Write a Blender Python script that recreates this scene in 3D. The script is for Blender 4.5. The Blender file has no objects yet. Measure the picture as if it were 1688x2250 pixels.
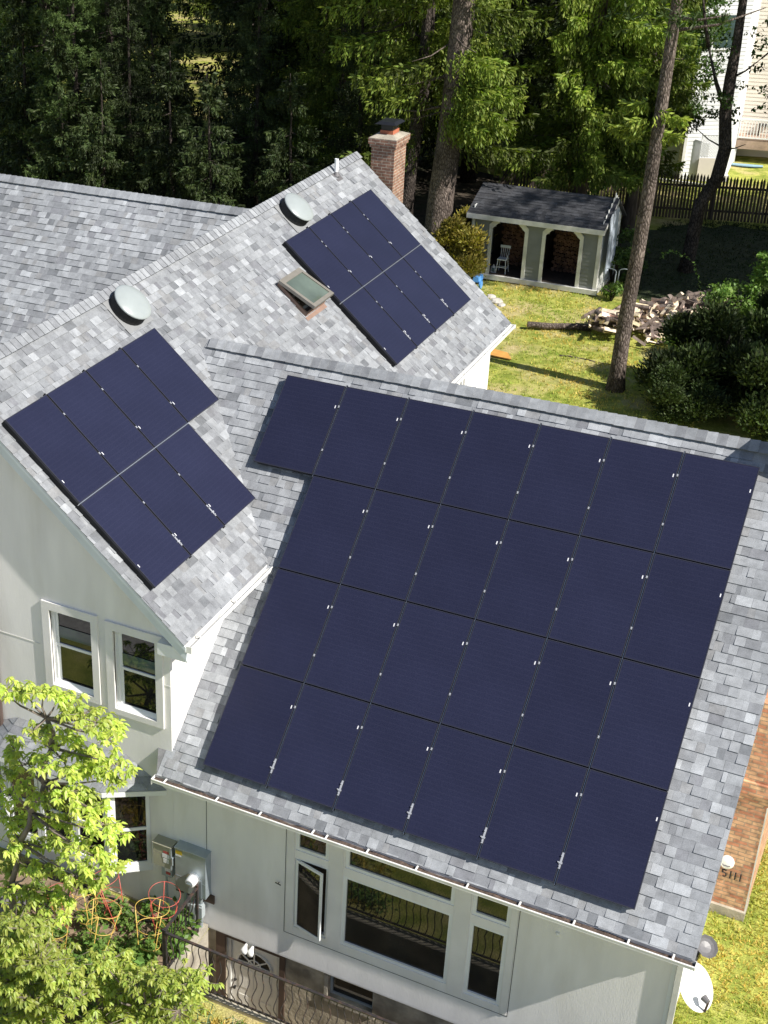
import bpy, math, random
import numpy as np
from mathutils import Vector, Matrix
from math import sin, cos, tan, radians as rad, pi

S = bpy.context.scene
COL = S.collection
random.seed(7)

# ------------------------------------------------------------------ camera
cd = bpy.data.cameras.new('camera')
cam = bpy.data.objects.new('camera', cd); COL.objects.link(cam)
cr = Vector((0.87316, 0.48731, -0.0113)).normalized()
cf = Vector((-0.436, 0.771, -0.465)).normalized()
cr = (cr - cf * cr.dot(cf)).normalized()
cu = cr.cross(cf)
M = Matrix.Identity(4)
for i in range(3):
    M[i][0] = cr[i]; M[i][1] = cu[i]; M[i][2] = -cf[i]; M[i][3] = (9.23, -19.553, 8.843)[i]
cam.matrix_world = M
cd.sensor_fit = 'VERTICAL'; cd.sensor_height = 36; cd.sensor_width = 27
cd.lens = 3142.17 / 2250 * 36
cd.shift_x = (844 - 419.24) / 2250; cd.shift_y = -0.0013
cd.clip_start = 0.1; cd.clip_end = 1000
S.camera = cam

# ------------------------------------------------------------------ sky + sun
SUN = Vector((1.04, -0.165, 1.0)).normalized()
el = math.asin(SUN.z); az = math.atan2(SUN.x, SUN.y)
W = bpy.data.worlds.new('World'); S.world = W; W.use_nodes = True
wn = W.node_tree.nodes; wl = W.node_tree.links
sky = wn.new('ShaderNodeTexSky'); sky.sky_type = 'NISHITA'; sky.sun_disc = False
sky.sun_elevation = el; sky.sun_rotation = az
sky.air_density = 1.0; sky.dust_density = 0.8; sky.ozone_density = 1.0
bg = wn['Background']; bg.inputs[1].default_value = 0.08
wl.new(sky.outputs[0], bg.inputs[0])
sl = bpy.data.lights.new('sun', 'SUN'); sl.energy = 5.0; sl.angle = rad(0.53); sl.color = (1.0, 0.955, 0.88)
so = bpy.data.objects.new('sun', sl); COL.objects.link(so)
so.rotation_euler = SUN.to_track_quat('Z', 'Y').to_euler(); so.location = (40, -5, 40)
S.view_settings.view_transform = 'Standard'; S.view_settings.look = 'None'
S.view_settings.exposure = 0.52; S.view_settings.gamma = 1
S.cycles.max_bounces = 6; S.cycles.transparent_max_bounces = 8

# ------------------------------------------------------------------ helpers
class MB:
    def __init__(s):
        s.v = []; s.f = []; s.m = []; s.c = []; s.mi = 0; s.col = (1, 1, 1)
    def add(s, vs, fs):
        b = len(s.v)
        for p in vs: s.v.append(tuple(p)); s.c.append(s.col)
        for f in fs: s.f.append([b + i for i in f]); s.m.append(s.mi)
    def box(s, a, b, T=None):
        x0, y0, z0 = a; x1, y1, z1 = b
        vs = [(x0,y0,z0),(x1,y0,z0),(x1,y1,z0),(x0,y1,z0),(x0,y0,z1),(x1,y0,z1),(x1,y1,z1),(x0,y1,z1)]
        if T: vs = [T(Vector(p)) for p in vs]
        s.add(vs, [(0,3,2,1),(4,5,6,7),(0,1,5,4),(1,2,6,5),(2,3,7,6),(3,0,4,7)])
    def hexa(s, lo, hi):            # two quads joined
        s.add(list(lo) + list(hi), [(3,2,1,0),(4,5,6,7),(0,1,5,4),(1,2,6,5),(2,3,7,6),(3,0,4,7)])
    def prism(s, poly, d):          # planar polygon extruded by vector d
        n = len(poly); d = Vector(d)
        P = [Vector(p) for p in poly]
        s.add(P + [p + d for p in P], [tuple(range(n - 1, -1, -1)), tuple(range(n, 2 * n))] + [(i, (i + 1) % n, n + (i + 1) % n, n + i) for i in range(n)])
    def bar(s, a, b, w, h=None, up=(0, 0, 1)):
        a = Vector(a); b = Vector(b); h = h or w
        d = (b - a).normalized(); u = Vector(up)
        if abs(d.dot(u)) > .98: u = Vector((1, 0, 0))
        r = d.cross(u).normalized() * (w / 2); u = r.cross(d).normalized() * (h / 2)
        s.hexa([a - r - u, a + r - u, a + r + u, a - r + u], [b - r - u, b + r - u, b + r + u, b - r + u])
    def tube(s, path, rad_, n=8, cap=True):
        P = [Vector(p) for p in path]; k = len(P)
        R_ = rad_ if isinstance(rad_, (list, tuple)) else [rad_] * k
        vs = []; prev = None
        for i, p in enumerate(P):
            d = (P[min(i + 1, k - 1)] - P[max(i - 1, 0)]).normalized()
            if prev is None:
                u = Vector((0, 0, 1)) if abs(d.z) < .9 else Vector((1, 0, 0))
                r = d.cross(u).normalized()
            else:
                r = (prev - d * prev.dot(d)).normalized()
            prev = r; q = d.cross(r)
            for j in range(n):
                a = 2 * pi * j / n
                vs.append(p + (r * cos(a) + q * sin(a)) * R_[i])
        fs = [(i * n + j, i * n + (j + 1) % n, (i + 1) * n + (j + 1) % n, (i + 1) * n + j) for i in range(k - 1) for j in range(n)]
        if cap: fs += [tuple(range(n - 1, -1, -1)), tuple(range((k - 1) * n, k * n))]
        s.add(vs, fs)
    def lathe(s, prof, T, n=24):     # profile (r,z), T maps local to world
        k = len(prof); vs = []
        for r, z in prof:
            for j in range(n):
                a = 2 * pi * j / n; vs.append(T(Vector((r * cos(a), r * sin(a), z))))
        s.add(vs, [(i * n + j, i * n + (j + 1) % n, (i + 1) * n + (j + 1) % n, (i + 1) * n + j) for i in range(k - 1) for j in range(n)] + [tuple(range(n - 1, -1, -1)), tuple(range((k - 1) * n, k * n))])
    def build(s, name, mat, parent=None, smooth=False, local=False, col=False):
        me = bpy.data.meshes.new(name)
        me.from_pydata(s.v, [], s.f)
        for m in (mat if isinstance(mat, (list, tuple)) else [mat]): me.materials.append(m)
        if any(s.m): me.polygons.foreach_set('material_index', s.m)
        if col:
            a = me.color_attributes.new('Col', 'FLOAT_COLOR', 'POINT')
            a.data.foreach_set('color', np.concatenate([np.array(s.c, dtype=np.float32), np.ones((len(s.c), 1), np.float32)], 1).ravel())
        if smooth: me.polygons.foreach_set('use_smooth', [True] * len(s.f))
        me.update()
        return link(name, me, parent, local)

def link(name, me, parent=None, local=False):
    o = bpy.data.objects.new(name, me); COL.objects.link(o)
    if parent is not None:
        o.parent = parent
        if not local and parent.parent is None and parent.type == 'EMPTY':
            o.location = -parent.location
    return o

def npmesh(name, V, F, mat, cols=None, smooth=False):
    me = bpy.data.meshes.new(name)
    n = len(F); k = F.shape[1]
    me.vertices.add(len(V)); me.vertices.foreach_set('co', V.astype(np.float32).ravel())
    me.loops.add(n * k); me.loops.foreach_set('vertex_index', F.astype(np.int32).ravel())
    me.polygons.add(n); me.polygons.foreach_set('loop_start', np.arange(0, n * k, k, dtype=np.int32))
    me.polygons.foreach_set('loop_total', np.full(n, k, np.int32))
    if smooth: me.polygons.foreach_set('use_smooth', np.ones(n, bool))
    me.materials.append(mat)
    if cols is not None:
        a = me.color_attributes.new('Col', 'FLOAT_COLOR', 'POINT')
        a.data.foreach_set('color', np.concatenate([cols, np.ones((len(cols), 1))], 1).astype(np.float32).ravel())
    me.update(calc_edges=True); me.validate()
    return me

def tag(o, label=None, cat=None, group=None, kind=None):
    if label: o['label'] = label
    if cat: o['category'] = cat
    if group: o['group'] = group
    if kind: o['kind'] = kind
    return o
def thing(name, loc, label, cat, group=None, rz=0):
    o = bpy.data.objects.new(name, None); COL.objects.link(o); o.location = loc; o.rotation_euler = (0, 0, rz)
    o.empty_display_size = .2
    return tag(o, label, cat, group)
def dup(root, loc, rz=0.0, label=None, group=None, scale=None):
    def cp(o, par):
        c = o.copy(); COL.objects.link(c)
        if par: c.parent = par
        for ch in list(kids.get(o.name, [])): cp(ch, c)
        return c
    kids = {}
    st = [root]
    while st:
        o = st.pop(); kids[o.name] = list(o.children); st += kids[o.name]
    r = cp(root, None); r.location = loc; r.rotation_euler = (0, 0, rz)
    if scale: r.scale = scale if isinstance(scale, tuple) else (scale,) * 3
    if label: r['label'] = label
    if group: r['group'] = group
    return r

# ------------------------------------------------------------------ materials
MATS = {}
def nt(name):
    m = bpy.data.materials.new(name); m.use_nodes = True
    t = m.node_tree; b = t.nodes['Principled BSDF']; MATS[name] = m
    return m, t, b
def N(t, typ, **k):
    n = t.nodes.new(typ)
    for a, v in k.items():
        if a.startswith('i_'): n.inputs[a[2:].replace('_', ' ')].default_value = v
        else: setattr(n, a, v)
    return n
def mat(name, base, rough=.6, var=.12, scale=6.0, metal=0, bump=0.0, bscale=40.0, spec=.5, detail=4, stretch=None, attr=False, dirt=None, dscale=1.2):
    m, t, b = nt(name)
    tc = N(t, 'ShaderNodeTexCoord'); src = tc.outputs['Object']
    if stretch:
        mp = N(t, 'ShaderNodeMapping'); mp.inputs['Scale'].default_value = stretch
        t.links.new(src, mp.inputs[0]); src = mp.outputs[0]
    nz = N(t, 'ShaderNodeTexNoise'); nz.inputs['Scale'].default_value = scale; nz.inputs['Detail'].default_value = detail
    t.links.new(src, nz.inputs[0])
    mr = N(t, 'ShaderNodeMapRange'); mr.inputs[1].default_value = .3; mr.inputs[2].default_value = .7
    mr.inputs[3].default_value = 1 - var; mr.inputs[4].default_value = 1 + var
    t.links.new(nz.outputs[0], mr.inputs[0])
    mx = N(t, 'ShaderNodeMix', data_type='RGBA', blend_type='MULTIPLY'); mx.inputs[0].default_value = 1
    mx.inputs[6].default_value = (*base, 1)
    cur = mx.outputs[2]
    t.links.new(mr.outputs[0], mx.inputs[7])
    if attr:
        at = N(t, 'ShaderNodeAttribute', attribute_name='Col')
        m2 = N(t, 'ShaderNodeMix', data_type='RGBA', blend_type='MULTIPLY'); m2.inputs[0].default_value = 1
        t.links.new(cur, m2.inputs[6]); t.links.new(at.outputs[0], m2.inputs[7]); cur = m2.outputs[2]
    if dirt:
        n2 = N(t, 'ShaderNodeTexNoise'); n2.inputs['Scale'].default_value = dscale; n2.inputs['Detail'].default_value = 6
        t.links.new(src, n2.inputs[0])
        r2 = N(t, 'ShaderNodeMapRange'); r2.inputs[1].default_value = .5; r2.inputs[2].default_value = .72; r2.inputs[4].default_value = dirt[3]
        t.links.new(n2.outputs[0], r2.inputs[0])
        m3 = N(t, 'ShaderNodeMix', data_type='RGBA'); m3.inputs[7].default_value = (*dirt[:3], 1)
        t.links.new(r2.outputs[0], m3.inputs[0]); t.links.new(cur, m3.inputs[6]); cur = m3.outputs[2]
    t.links.new(cur, b.inputs['Base Color'])
    b.inputs['Roughness'].default_value = rough; b.inputs['Metallic'].default_value = metal
    b.inputs['Specular IOR Level'].default_value = spec
    if bump:
        bn = N(t, 'ShaderNodeTexNoise'); bn.inputs['Scale'].default_value = bscale; bn.inputs['Detail'].default_value = 3
        t.links.new(src, bn.inputs[0])
        bp = N(t, 'ShaderNodeBump'); bp.inputs['Strength'].default_value = bump; bp.inputs['Distance'].default_value = .02
        t.links.new(bn.outputs[0], bp.inputs['Height']); t.links.new(bp.outputs[0], b.inputs['Normal'])
    return m
def leafmat(name, base, trans=.35, rough=.5, tcol=None, spec=.3):
    m, t, b = nt(name)
    at = N(t, 'ShaderNodeAttribute', attribute_name='Col')
    mx = N(t, 'ShaderNodeMix', data_type='RGBA', blend_type='MULTIPLY'); mx.inputs[0].default_value = 1
    mx.inputs[6].default_value = (*base, 1); t.links.new(at.outputs[0], mx.inputs[7])
    oi = N(t, 'ShaderNodeObjectInfo')
    mr = N(t, 'ShaderNodeMapRange'); mr.inputs[3].default_value = .8; mr.inputs[4].default_value = 1.2
    t.links.new(oi.outputs['Random'], mr.inputs[0])
    mm = N(t, 'ShaderNodeMix', data_type='RGBA', blend_type='MULTIPLY'); mm.inputs[0].default_value = 1
    t.links.new(mx.outputs[2], mm.inputs[6]); t.links.new(mr.outputs[0], mm.inputs[7])
    t.links.new(mm.outputs[2], b.inputs['Base Color'])
    b.inputs['Roughness'].default_value = rough; b.inputs['Specular IOR Level'].default_value = spec
    tr = N(t, 'ShaderNodeBsdfTranslucent')
    m3 = N(t, 'ShaderNodeMix', data_type='RGBA', blend_type='MULTIPLY'); m3.inputs[0].default_value = 1
    m3.inputs[7].default_value = (*(tcol or (1.3, 1.5, .5)), 1); t.links.new(mm.outputs[2], m3.inputs[6])
    t.links.new(m3.outputs[2], tr.inputs[0])
    ms = N(t, 'ShaderNodeMixShader'); ms.inputs[0].default_value = trans
    t.links.new(b.outputs[0], ms.inputs[1]); t.links.new(tr.outputs[0], ms.inputs[2])
    t.links.new(ms.outputs[0], t.nodes['Material Output'].inputs[0])
    return m

stucco = mat('stucco', (.79, .77, .755), .9, .06, 3.0, bump=.12, bscale=60, dirt=(.52, .49, .43, .28), dscale=2.6, spec=.2, stretch=(1, 1, .22))
trim_st = mat('stucco_trim', (.74, .72, .705), .9, .06, 2.0, bump=.2, bscale=90, spec=.2)
white = mat('white_paint', (.78, .79, .80), .45, .04, 3.0)
white_old = mat('weathered_white', (.66, .65, .61), .6, .12, 5.0, dirt=(.35, .33, .28, .5))
fascia_m = mat('fascia_paint', (.60, .65, .68), .5, .06, 3.0)
gut_white = mat('gutter_enamel', (.80, .79, .76), .35, .05, 4.0, dirt=(.5, .45, .36, .35), dscale=3)
debris_m = mat('gutter_debris', (.10, .07, .055), .95, .5, 18, bump=.6)
black = mat('black_metal', (.012, .012, .014), .4, .2, 10)
black_m = mat('matte_black', (.015, .015, .016), .8, .3, 10)
iron = mat('painted_iron', (.035, .03, .032), .5, .3, 12, dirt=(.16, .08, .045, .5), dscale=9)
alu = mat('aluminium', (.72, .73, .75), .32, .08, 10, metal=.85)
frame_m = mat('panel_frame', (.022, .023, .036), .45, .1, 8)
alu_w = mat('clamp_metal', (.42, .43, .46), .4, .05, 10, metal=.3)
galv = mat('galvanised_steel', (.38, .435, .47), .42, .1, 6, metal=.55)
grey_enam = mat('grey_enamel', (.36, .40, .41), .4, .08, 4)
olive_enam = mat('tan_grey_enamel', (.34, .33, .25), .45, .08, 4)
dome_m = mat('dome_acrylic', (.31, .34, .34), .3, .05, 4)
concrete = mat('concrete', (.40, .36, .29), .92, .25, 3, bump=.5, bscale=25, dirt=(.12, .10, .075, .8), dscale=1.6)
found = mat('old_foundation_render', (.40, .35, .26), .92, .35, 3.5, bump=.6, bscale=20, dirt=(.10, .08, .06, .8), dscale=2.2)
woodbrown = mat('dark_brown_wood', (.075, .045, .03), .7, .3, 6, stretch=(1, 1, .15))
doorwhite = mat('door_paint', (.78, .76, .70), .5, .05, 3)
def bark_mat(name, c0, c1, sc=11.0, st=.3):
    m, t, b = nt(name)
    tc = N(t, 'ShaderNodeTexCoord'); mp = N(t, 'ShaderNodeMapping'); mp.inputs['Scale'].default_value = (1, 1, st); t.links.new(tc.outputs['Object'], mp.inputs[0])
    nz = N(t, 'ShaderNodeTexNoise'); nz.inputs['Scale'].default_value = 6; nz.inputs['Detail'].default_value = 6; t.links.new(mp.outputs[0], nz.inputs[0])
    mv = N(t, 'ShaderNodeMix', data_type='VECTOR'); mv.inputs[0].default_value = .10; t.links.new(mp.outputs[0], mv.inputs[4]); t.links.new(nz.outputs['Color'], mv.inputs[5])
    vo = N(t, 'ShaderNodeTexVoronoi', feature='DISTANCE_TO_EDGE'); vo.inputs['Scale'].default_value = sc; t.links.new(mv.outputs[1], vo.inputs[0])
    rp = N(t, 'ShaderNodeValToRGB'); rp.color_ramp.elements[0].color = (*c0, 1); rp.color_ramp.elements[1].color = (*c1, 1); rp.color_ramp.elements[1].position = .22; t.links.new(vo.outputs[0], rp.inputs[0])
    n2 = N(t, 'ShaderNodeTexNoise'); n2.inputs['Scale'].default_value = 2.2; n2.inputs['Detail'].default_value = 8; t.links.new(tc.outputs['Object'], n2.inputs[0])
    mr = N(t, 'ShaderNodeMapRange'); mr.inputs[1].default_value = .3; mr.inputs[2].default_value = .7; mr.inputs[3].default_value = .55; mr.inputs[4].default_value = 1.45; t.links.new(n2.outputs[0], mr.inputs[0])
    mx = N(t, 'ShaderNodeMix', data_type='RGBA', blend_type='MULTIPLY'); mx.inputs[0].default_value = 1; t.links.new(rp.outputs[0], mx.inputs[6]); t.links.new(mr.outputs[0], mx.inputs[7])
    t.links.new(mx.outputs[2], b.inputs['Base Color']); b.inputs['Roughness'].default_value = .95; b.inputs['Specular IOR Level'].default_value = .15
    bp = N(t, 'ShaderNodeBump'); bp.inputs['Strength'].default_value = 1.0; bp.inputs['Distance'].default_value = .05; t.links.new(vo.outputs[0], bp.inputs['Height']); t.links.new(bp.outputs[0], b.inputs['Normal'])
    return m
bark = mat('bark', (.13, .10, .085), .95, .45, 7, bump=1.0, bscale=22, stretch=(1, 1, .28))
bark_p = bark_mat('pine_bark', (.05, .038, .032), (.185, .15, .13), 19, .38)
bark_d = mat('dogwood_bark', (.21, .17, .14), .9, .4, 9, bump=.6, bscale=30, stretch=(1, 1, .4))
bark_dk = bark_mat('dark_bark', (.025, .02, .017), (.095, .078, .068), 19, .38)
wood_cut = mat('split_wood', (.66, .54, .43), .85, .3, 9, bump=.3, attr=True)
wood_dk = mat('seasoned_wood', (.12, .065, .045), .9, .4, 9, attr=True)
fencewood = mat('weathered_fence', (.085, .065, .05), .9, .35, 5, stretch=(1, 1, .12), attr=True)
shed_paint = mat('shed_paint', (.205, .215, .21), .65, .08, 4)
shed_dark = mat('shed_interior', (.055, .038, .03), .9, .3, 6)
asph_dk = mat('dark_shingles', (.055, .055, .06), .9, .3, 30, attr=True)
siding_w = mat('white_siding', (.74, .75, .72), .6, .04, 2)
siding_g = mat('grey_green_siding', (.42, .46, .42), .7, .06, 2)
siding_b = mat('beige_siding', (.72, .66, .58), .7, .05, 2)
deckwood = mat('deck_wood', (.36, .26, .20), .8, .2, 6)
plastic_red = mat('red_coated_wire', (.50, .09, .07), .4, .1, 8)
plastic_yel = mat('yellow_coated_wire', (.62, .42, .10), .4, .1, 8)
plastic_grn = mat('green_coated_wire', (.03, .15, .10), .4, .1, 8)
blue_pl = mat('blue_plastic', (.10, .30, .68), .35, .1, 5)
teal_t = mat('teal_tarp', (.16, .30, .28), .5, .2, 4)
orange_b = mat('orange_plywood', (.60, .30, .075), .7, .15, 5)
terra = mat('terracotta', (.42, .13, .07), .7, .15, 6)
potm = mat('grey_pot', (.17, .16, .16), .6, .2, 6)
tarp_m = mat('blue_white_tarp', (.52, .58, .66), .35, .45, 9, stretch=(1, 1, .12))
stone = mat('field_stone', (.5, .47, .42), .9, .2, 5, bump=.4)
plaster = mat('white_plaster', (.82, .82, .80), .6, .05, 6)
tag_w = mat('label_paper', (.66, .66, .66), .6, .25, 120)
tag_r = mat('red_label', (.42, .08, .07), .6, .25, 120)
tag_y = mat('yellow_label', (.52, .37, .03), .6, .2, 90)
wax_w = mat('white_tag', (.68, .68, .70), .5, .03, 10)
brown_metal = mat('brown_downspout', (.10, .07, .06), .5, .15, 5)
greybrown = mat('dish_grey', (.13, .125, .13), .45, .08, 5)

def glass_mat(name, base, rough=.03, var=.5, spec=.8):
    m = mat(name, base, rough, var, 1.5, spec=spec)
    return m
glass = glass_mat('window_glass', (.010, .011, .011))
glass_b = glass_mat('blue_green_glass', (.055, .085, .085), .05)  # blue-green; also colours the painted reflection bands upstairs
sky_glass = glass_mat('skylight_glass', (.10, .125, .10), .02, .35)

# asphalt shingle (colour per tab comes from the mesh)
def shingle_mat():
    m, t, b = nt('asphalt_shingle')
    at = N(t, 'ShaderNodeAttribute', attribute_name='Col')
    tc = N(t, 'ShaderNodeTexCoord')
    n1 = N(t, 'ShaderNodeTexNoise'); n1.inputs['Scale'].default_value = 170; n1.inputs['Detail'].default_value = 2
    n2 = N(t, 'ShaderNodeTexNoise'); n2.inputs['Scale'].default_value = .7; n2.inputs['Detail'].default_value = 5
    n3 = N(t, 'ShaderNodeTexNoise'); n3.inputs['Scale'].default_value = 9; n3.inputs['Detail'].default_value = 5
    cur = at.outputs[0]
    for n, lo, hi in ((n1, .72, 1.28), (n2, .85, 1.13), (n3, .84, 1.16)):
        t.links.new(tc.outputs['Object'], n.inputs[0])
        mr = N(t, 'ShaderNodeMapRange'); mr.inputs[1].default_value = .3; mr.inputs[2].default_value = .7
        mr.inputs[3].default_value = lo; mr.inputs[4].default_value = hi
        t.links.new(n.outputs[0], mr.inputs[0])
        mx = N(t, 'ShaderNodeMix', data_type='RGBA', blend_type='MULTIPLY'); mx.inputs[0].default_value = 1
        t.links.new(cur, mx.inputs[6]); t.links.new(mr.outputs[0], mx.inputs[7]); cur = mx.outputs[2]
    t.links.new(cur, b.inputs['Base Color']); b.inputs['Roughness'].default_value = .85
    b.inputs['Specular IOR Level'].default_value = .25
    bp = N(t, 'ShaderNodeBump'); bp.inputs['Strength'].default_value = .35; bp.inputs['Distance'].default_value = .004
    t.links.new(n1.outputs[0], bp.inputs['Height']); t.links.new(bp.outputs[0], b.inputs['Normal'])
    return m
shingle = shingle_mat()

# brick: per-axis object coordinates (x+y, z)
def brick_mat(name, c1, c2, mortar, sc=1.0):
    m, t, b = nt(name)
    tc = N(t, 'ShaderNodeTexCoord'); sx = N(t, 'ShaderNodeSeparateXYZ'); t.links.new(tc.outputs['Object'], sx.inputs[0])
    ad = N(t, 'ShaderNodeMath', operation='ADD'); t.links.new(sx.outputs[0], ad.inputs[0]); t.links.new(sx.outputs[1], ad.inputs[1])
    cx = N(t, 'ShaderNodeCombineXYZ'); t.links.new(ad.outputs[0], cx.inputs[0]); t.links.new(sx.outputs[2], cx.inputs[1])
    nz = N(t, 'ShaderNodeTexNoise'); nz.inputs['Scale'].default_value = 14; t.links.new(tc.outputs['Object'], nz.inputs[0])
    mixv = N(t, 'ShaderNodeMix', data_type='VECTOR'); mixv.inputs[0].default_value = .012
    t.links.new(cx.outputs[0], mixv.inputs[4]); t.links.new(nz.outputs['Color'], mixv.inputs[5])
    br = N(t, 'ShaderNodeTexBrick'); br.inputs['Scale'].default_value = 1 / sc
    br.inputs['Brick Width'].default_value = .205; br.inputs['Row Height'].default_value = .067
    br.inputs['Mortar Size'].default_value = .008; br.inputs['Mortar Smooth'].default_value = .3; br.inputs['Bias'].default_value = -.15
    br.inputs['Color1'].default_value = (*c1, 1); br.inputs['Color2'].default_value = (*c2, 1); br.inputs['Mortar'].default_value = (*mortar, 1)
    t.links.new(mixv.outputs[1], br.inputs[0])
    n2 = N(t, 'ShaderNodeTexNoise'); n2.inputs['Scale'].default_value = 9; n2.inputs['Detail'].default_value = 5; t.links.new(tc.outputs['Object'], n2.inputs[0])
    mr = N(t, 'ShaderNodeMapRange'); mr.inputs[1].default_value = .3; mr.inputs[2].default_value = .7; mr.inputs[3].default_value = .65; mr.inputs[4].default_value = 1.35
    t.links.new(n2.outputs[0], mr.inputs[0])
    mx = N(t, 'ShaderNodeMix', data_type='RGBA', blend_type='MULTIPLY'); mx.inputs[0].default_value = 1
    t.links.new(br.outputs[0], mx.inputs[6]); t.links.new(mr.outputs[0], mx.inputs[7])
    t.links.new(mx.outputs[2], b.inputs['Base Color']); b.inputs['Roughness'].default_value = .9
    bp = N(t, 'ShaderNodeBump'); bp.inputs['Strength'].default_value = .8; bp.inputs['Distance'].default_value = .012; bp.invert = True
    t.links.new(br.outputs['Fac'], bp.inputs['Height']); t.links.new(bp.outputs[0], b.inputs['Normal'])
    return m
brick_new = brick_mat('tan_red_brick', (.58, .36, .21), (.40, .14, .08), (.34, .25, .17))
brick_old = brick_mat('old_red_brick', (.27, .145, .10), (.18, .09, .065), (.42, .36, .29))

# solar glass: dark navy cells, faint busbar lines
def pv_mat():
    m, t, b = nt('solar_cells')
    tc = N(t, 'ShaderNodeTexCoord')
    wv = N(t, 'ShaderNodeTexWave', wave_type='BANDS', bands_direction='Y'); wv.inputs['Scale'].default_value = 3.9; wv.inputs['Distortion'].default_value = .15
    t.links.new(tc.outputs['Object'], wv.inputs[0])
    nz = N(t, 'ShaderNodeTexNoise'); nz.inputs['Scale'].default_value = 75; nz.inputs['Detail'].default_value = 3; t.links.new(tc.outputs['Object'], nz.inputs[0])
    nb = N(t, 'ShaderNodeTexNoise'); nb.inputs['Scale'].default_value = 1.3; nb.inputs['Detail'].default_value = 5; t.links.new(tc.outputs['Object'], nb.inputs[0])
    oi = N(t, 'ShaderNodeObjectInfo')
    rm = N(t, 'ShaderNodeValToRGB'); rm.color_ramp.elements[0].color = (.0135, .0155, .036, 1); rm.color_ramp.elements[1].color = (.0225, .0245, .051, 1)
    rm.color_ramp.elements[0].position = .3; rm.color_ramp.elements[1].position = .7
    t.links.new(nz.outputs[0], rm.inputs[0])
    mr = N(t, 'ShaderNodeMapRange'); mr.inputs[1].default_value = .94; mr.inputs[2].default_value = 1; mr.inputs[3].default_value = 0; mr.inputs[4].default_value = .065
    t.links.new(wv.outputs[0], mr.inputs[0])
    mx = N(t, 'ShaderNodeMix', data_type='RGBA'); mx.inputs[7].default_value = (.085, .08, .13, 1)
    t.links.new(mr.outputs[0], mx.inputs[0]); t.links.new(rm.outputs[0], mx.inputs[6])
    m2 = N(t, 'ShaderNodeMapRange'); m2.inputs[1].default_value = .3; m2.inputs[2].default_value = .7; m2.inputs[3].default_value = .93; m2.inputs[4].default_value = 1.08
    t.links.new(nb.outputs[0], m2.inputs[0])
    m3 = N(t, 'ShaderNodeMapRange'); m3.inputs[3].default_value = .94; m3.inputs[4].default_value = 1.06; t.links.new(oi.outputs['Random'], m3.inputs[0])
    mu = N(t, 'ShaderNodeMath', operation='MULTIPLY'); t.links.new(m2.outputs[0], mu.inputs[0]); t.links.new(m3.outputs[0], mu.inputs[1])
    m4 = N(t, 'ShaderNodeMix', data_type='RGBA', blend_type='MULTIPLY'); m4.inputs[0].default_value = 1
    t.links.new(mx.outputs[2], m4.inputs[6]); t.links.new(mu.outputs[0], m4.inputs[7])
    t.links.new(m4.outputs[2], b.inputs['Base Color']); b.inputs['Roughness'].default_value = .28
    b.inputs['Specular IOR Level'].default_value = .16
    return m
pv = pv_mat()

# ground: grass / bare patches / soil
def ground_mat():
    m, t, b = nt('lawn_ground')
    tc = N(t, 'ShaderNodeTexCoord')
    def nz(s, d=5):
        n = N(t, 'ShaderNodeTexNoise'); n.inputs['Scale'].default_value = s; n.inputs['Detail'].default_value = d; t.links.new(tc.outputs['Object'], n.inputs[0]); return n.outputs[0]
    def ramp(src, a, c, p0=.35, p1=.65):
        r = N(t, 'ShaderNodeValToRGB'); r.color_ramp.elements[0].color = (*a, 1); r.color_ramp.elements[1].color = (*c, 1)
        r.color_ramp.elements[0].position = p0; r.color_ramp.elements[1].position = p1; t.links.new(src, r.inputs[0]); return r.outputs[0]
    green = ramp(nz(3.0), (.19, .235, .04), (.42, .42, .10))
    dry = ramp(nz(7.0), (.40, .34, .14), (.52, .43, .22))
    f = N(t, 'ShaderNodeMapRange'); f.inputs[1].default_value = .47; f.inputs[2].default_value = .66; t.links.new(nz(.75, 7), f.inputs[0])
    mx = N(t, 'ShaderNodeMix', data_type='RGBA'); t.links.new(f.outputs[0], mx.inputs[0]); t.links.new(green, mx.inputs[6]); t.links.new(dry, mx.inputs[7])
    fine = N(t, 'ShaderNodeMapRange'); fine.inputs[1].default_value = .3; fine.inputs[2].default_value = .7; fine.inputs[3].default_value = .6; fine.inputs[4].default_value = 1.35
    t.links.new(nz(42, 3), fine.inputs[0])
    m2 = N(t, 'ShaderNodeMix', data_type='RGBA', blend_type='MULTIPLY'); m2.inputs[0].default_value = 1
    t.links.new(mx.outputs[2], m2.inputs[6]); t.links.new(fine.outputs[0], m2.inputs[7])
    t.links.new(m2.outputs[2], b.inputs['Base Color']); b.inputs['Roughness'].default_value = .95; b.inputs['Specular IOR Level'].default_value = .1
    bp = N(t, 'ShaderNodeBump'); bp.inputs['Strength'].default_value = .7; bp.inputs['Distance'].default_value = .04
    t.links.new(nz(30, 4), bp.inputs['Height']); t.links.new(bp.outputs[0], b.inputs['Normal'])
    return m
lawn_m = ground_mat()
soil_m = mat('garden_soil', (.22, .155, .105), .98, .4, 8, bump=.9, bscale=30, dirt=(.26, .20, .13, .7), dscale=4)
yard_shade_m = mat('painted_yard_shade', (.030, .042, .013), .95, .6, 9, bump=.8, bscale=18)  # dark colour that paints the shade of the right yard
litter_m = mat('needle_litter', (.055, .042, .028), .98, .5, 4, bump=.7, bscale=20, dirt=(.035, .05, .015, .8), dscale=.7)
patio_m = mat('pale_paving', (.42, .36, .30), .9, .2, 4)
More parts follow.
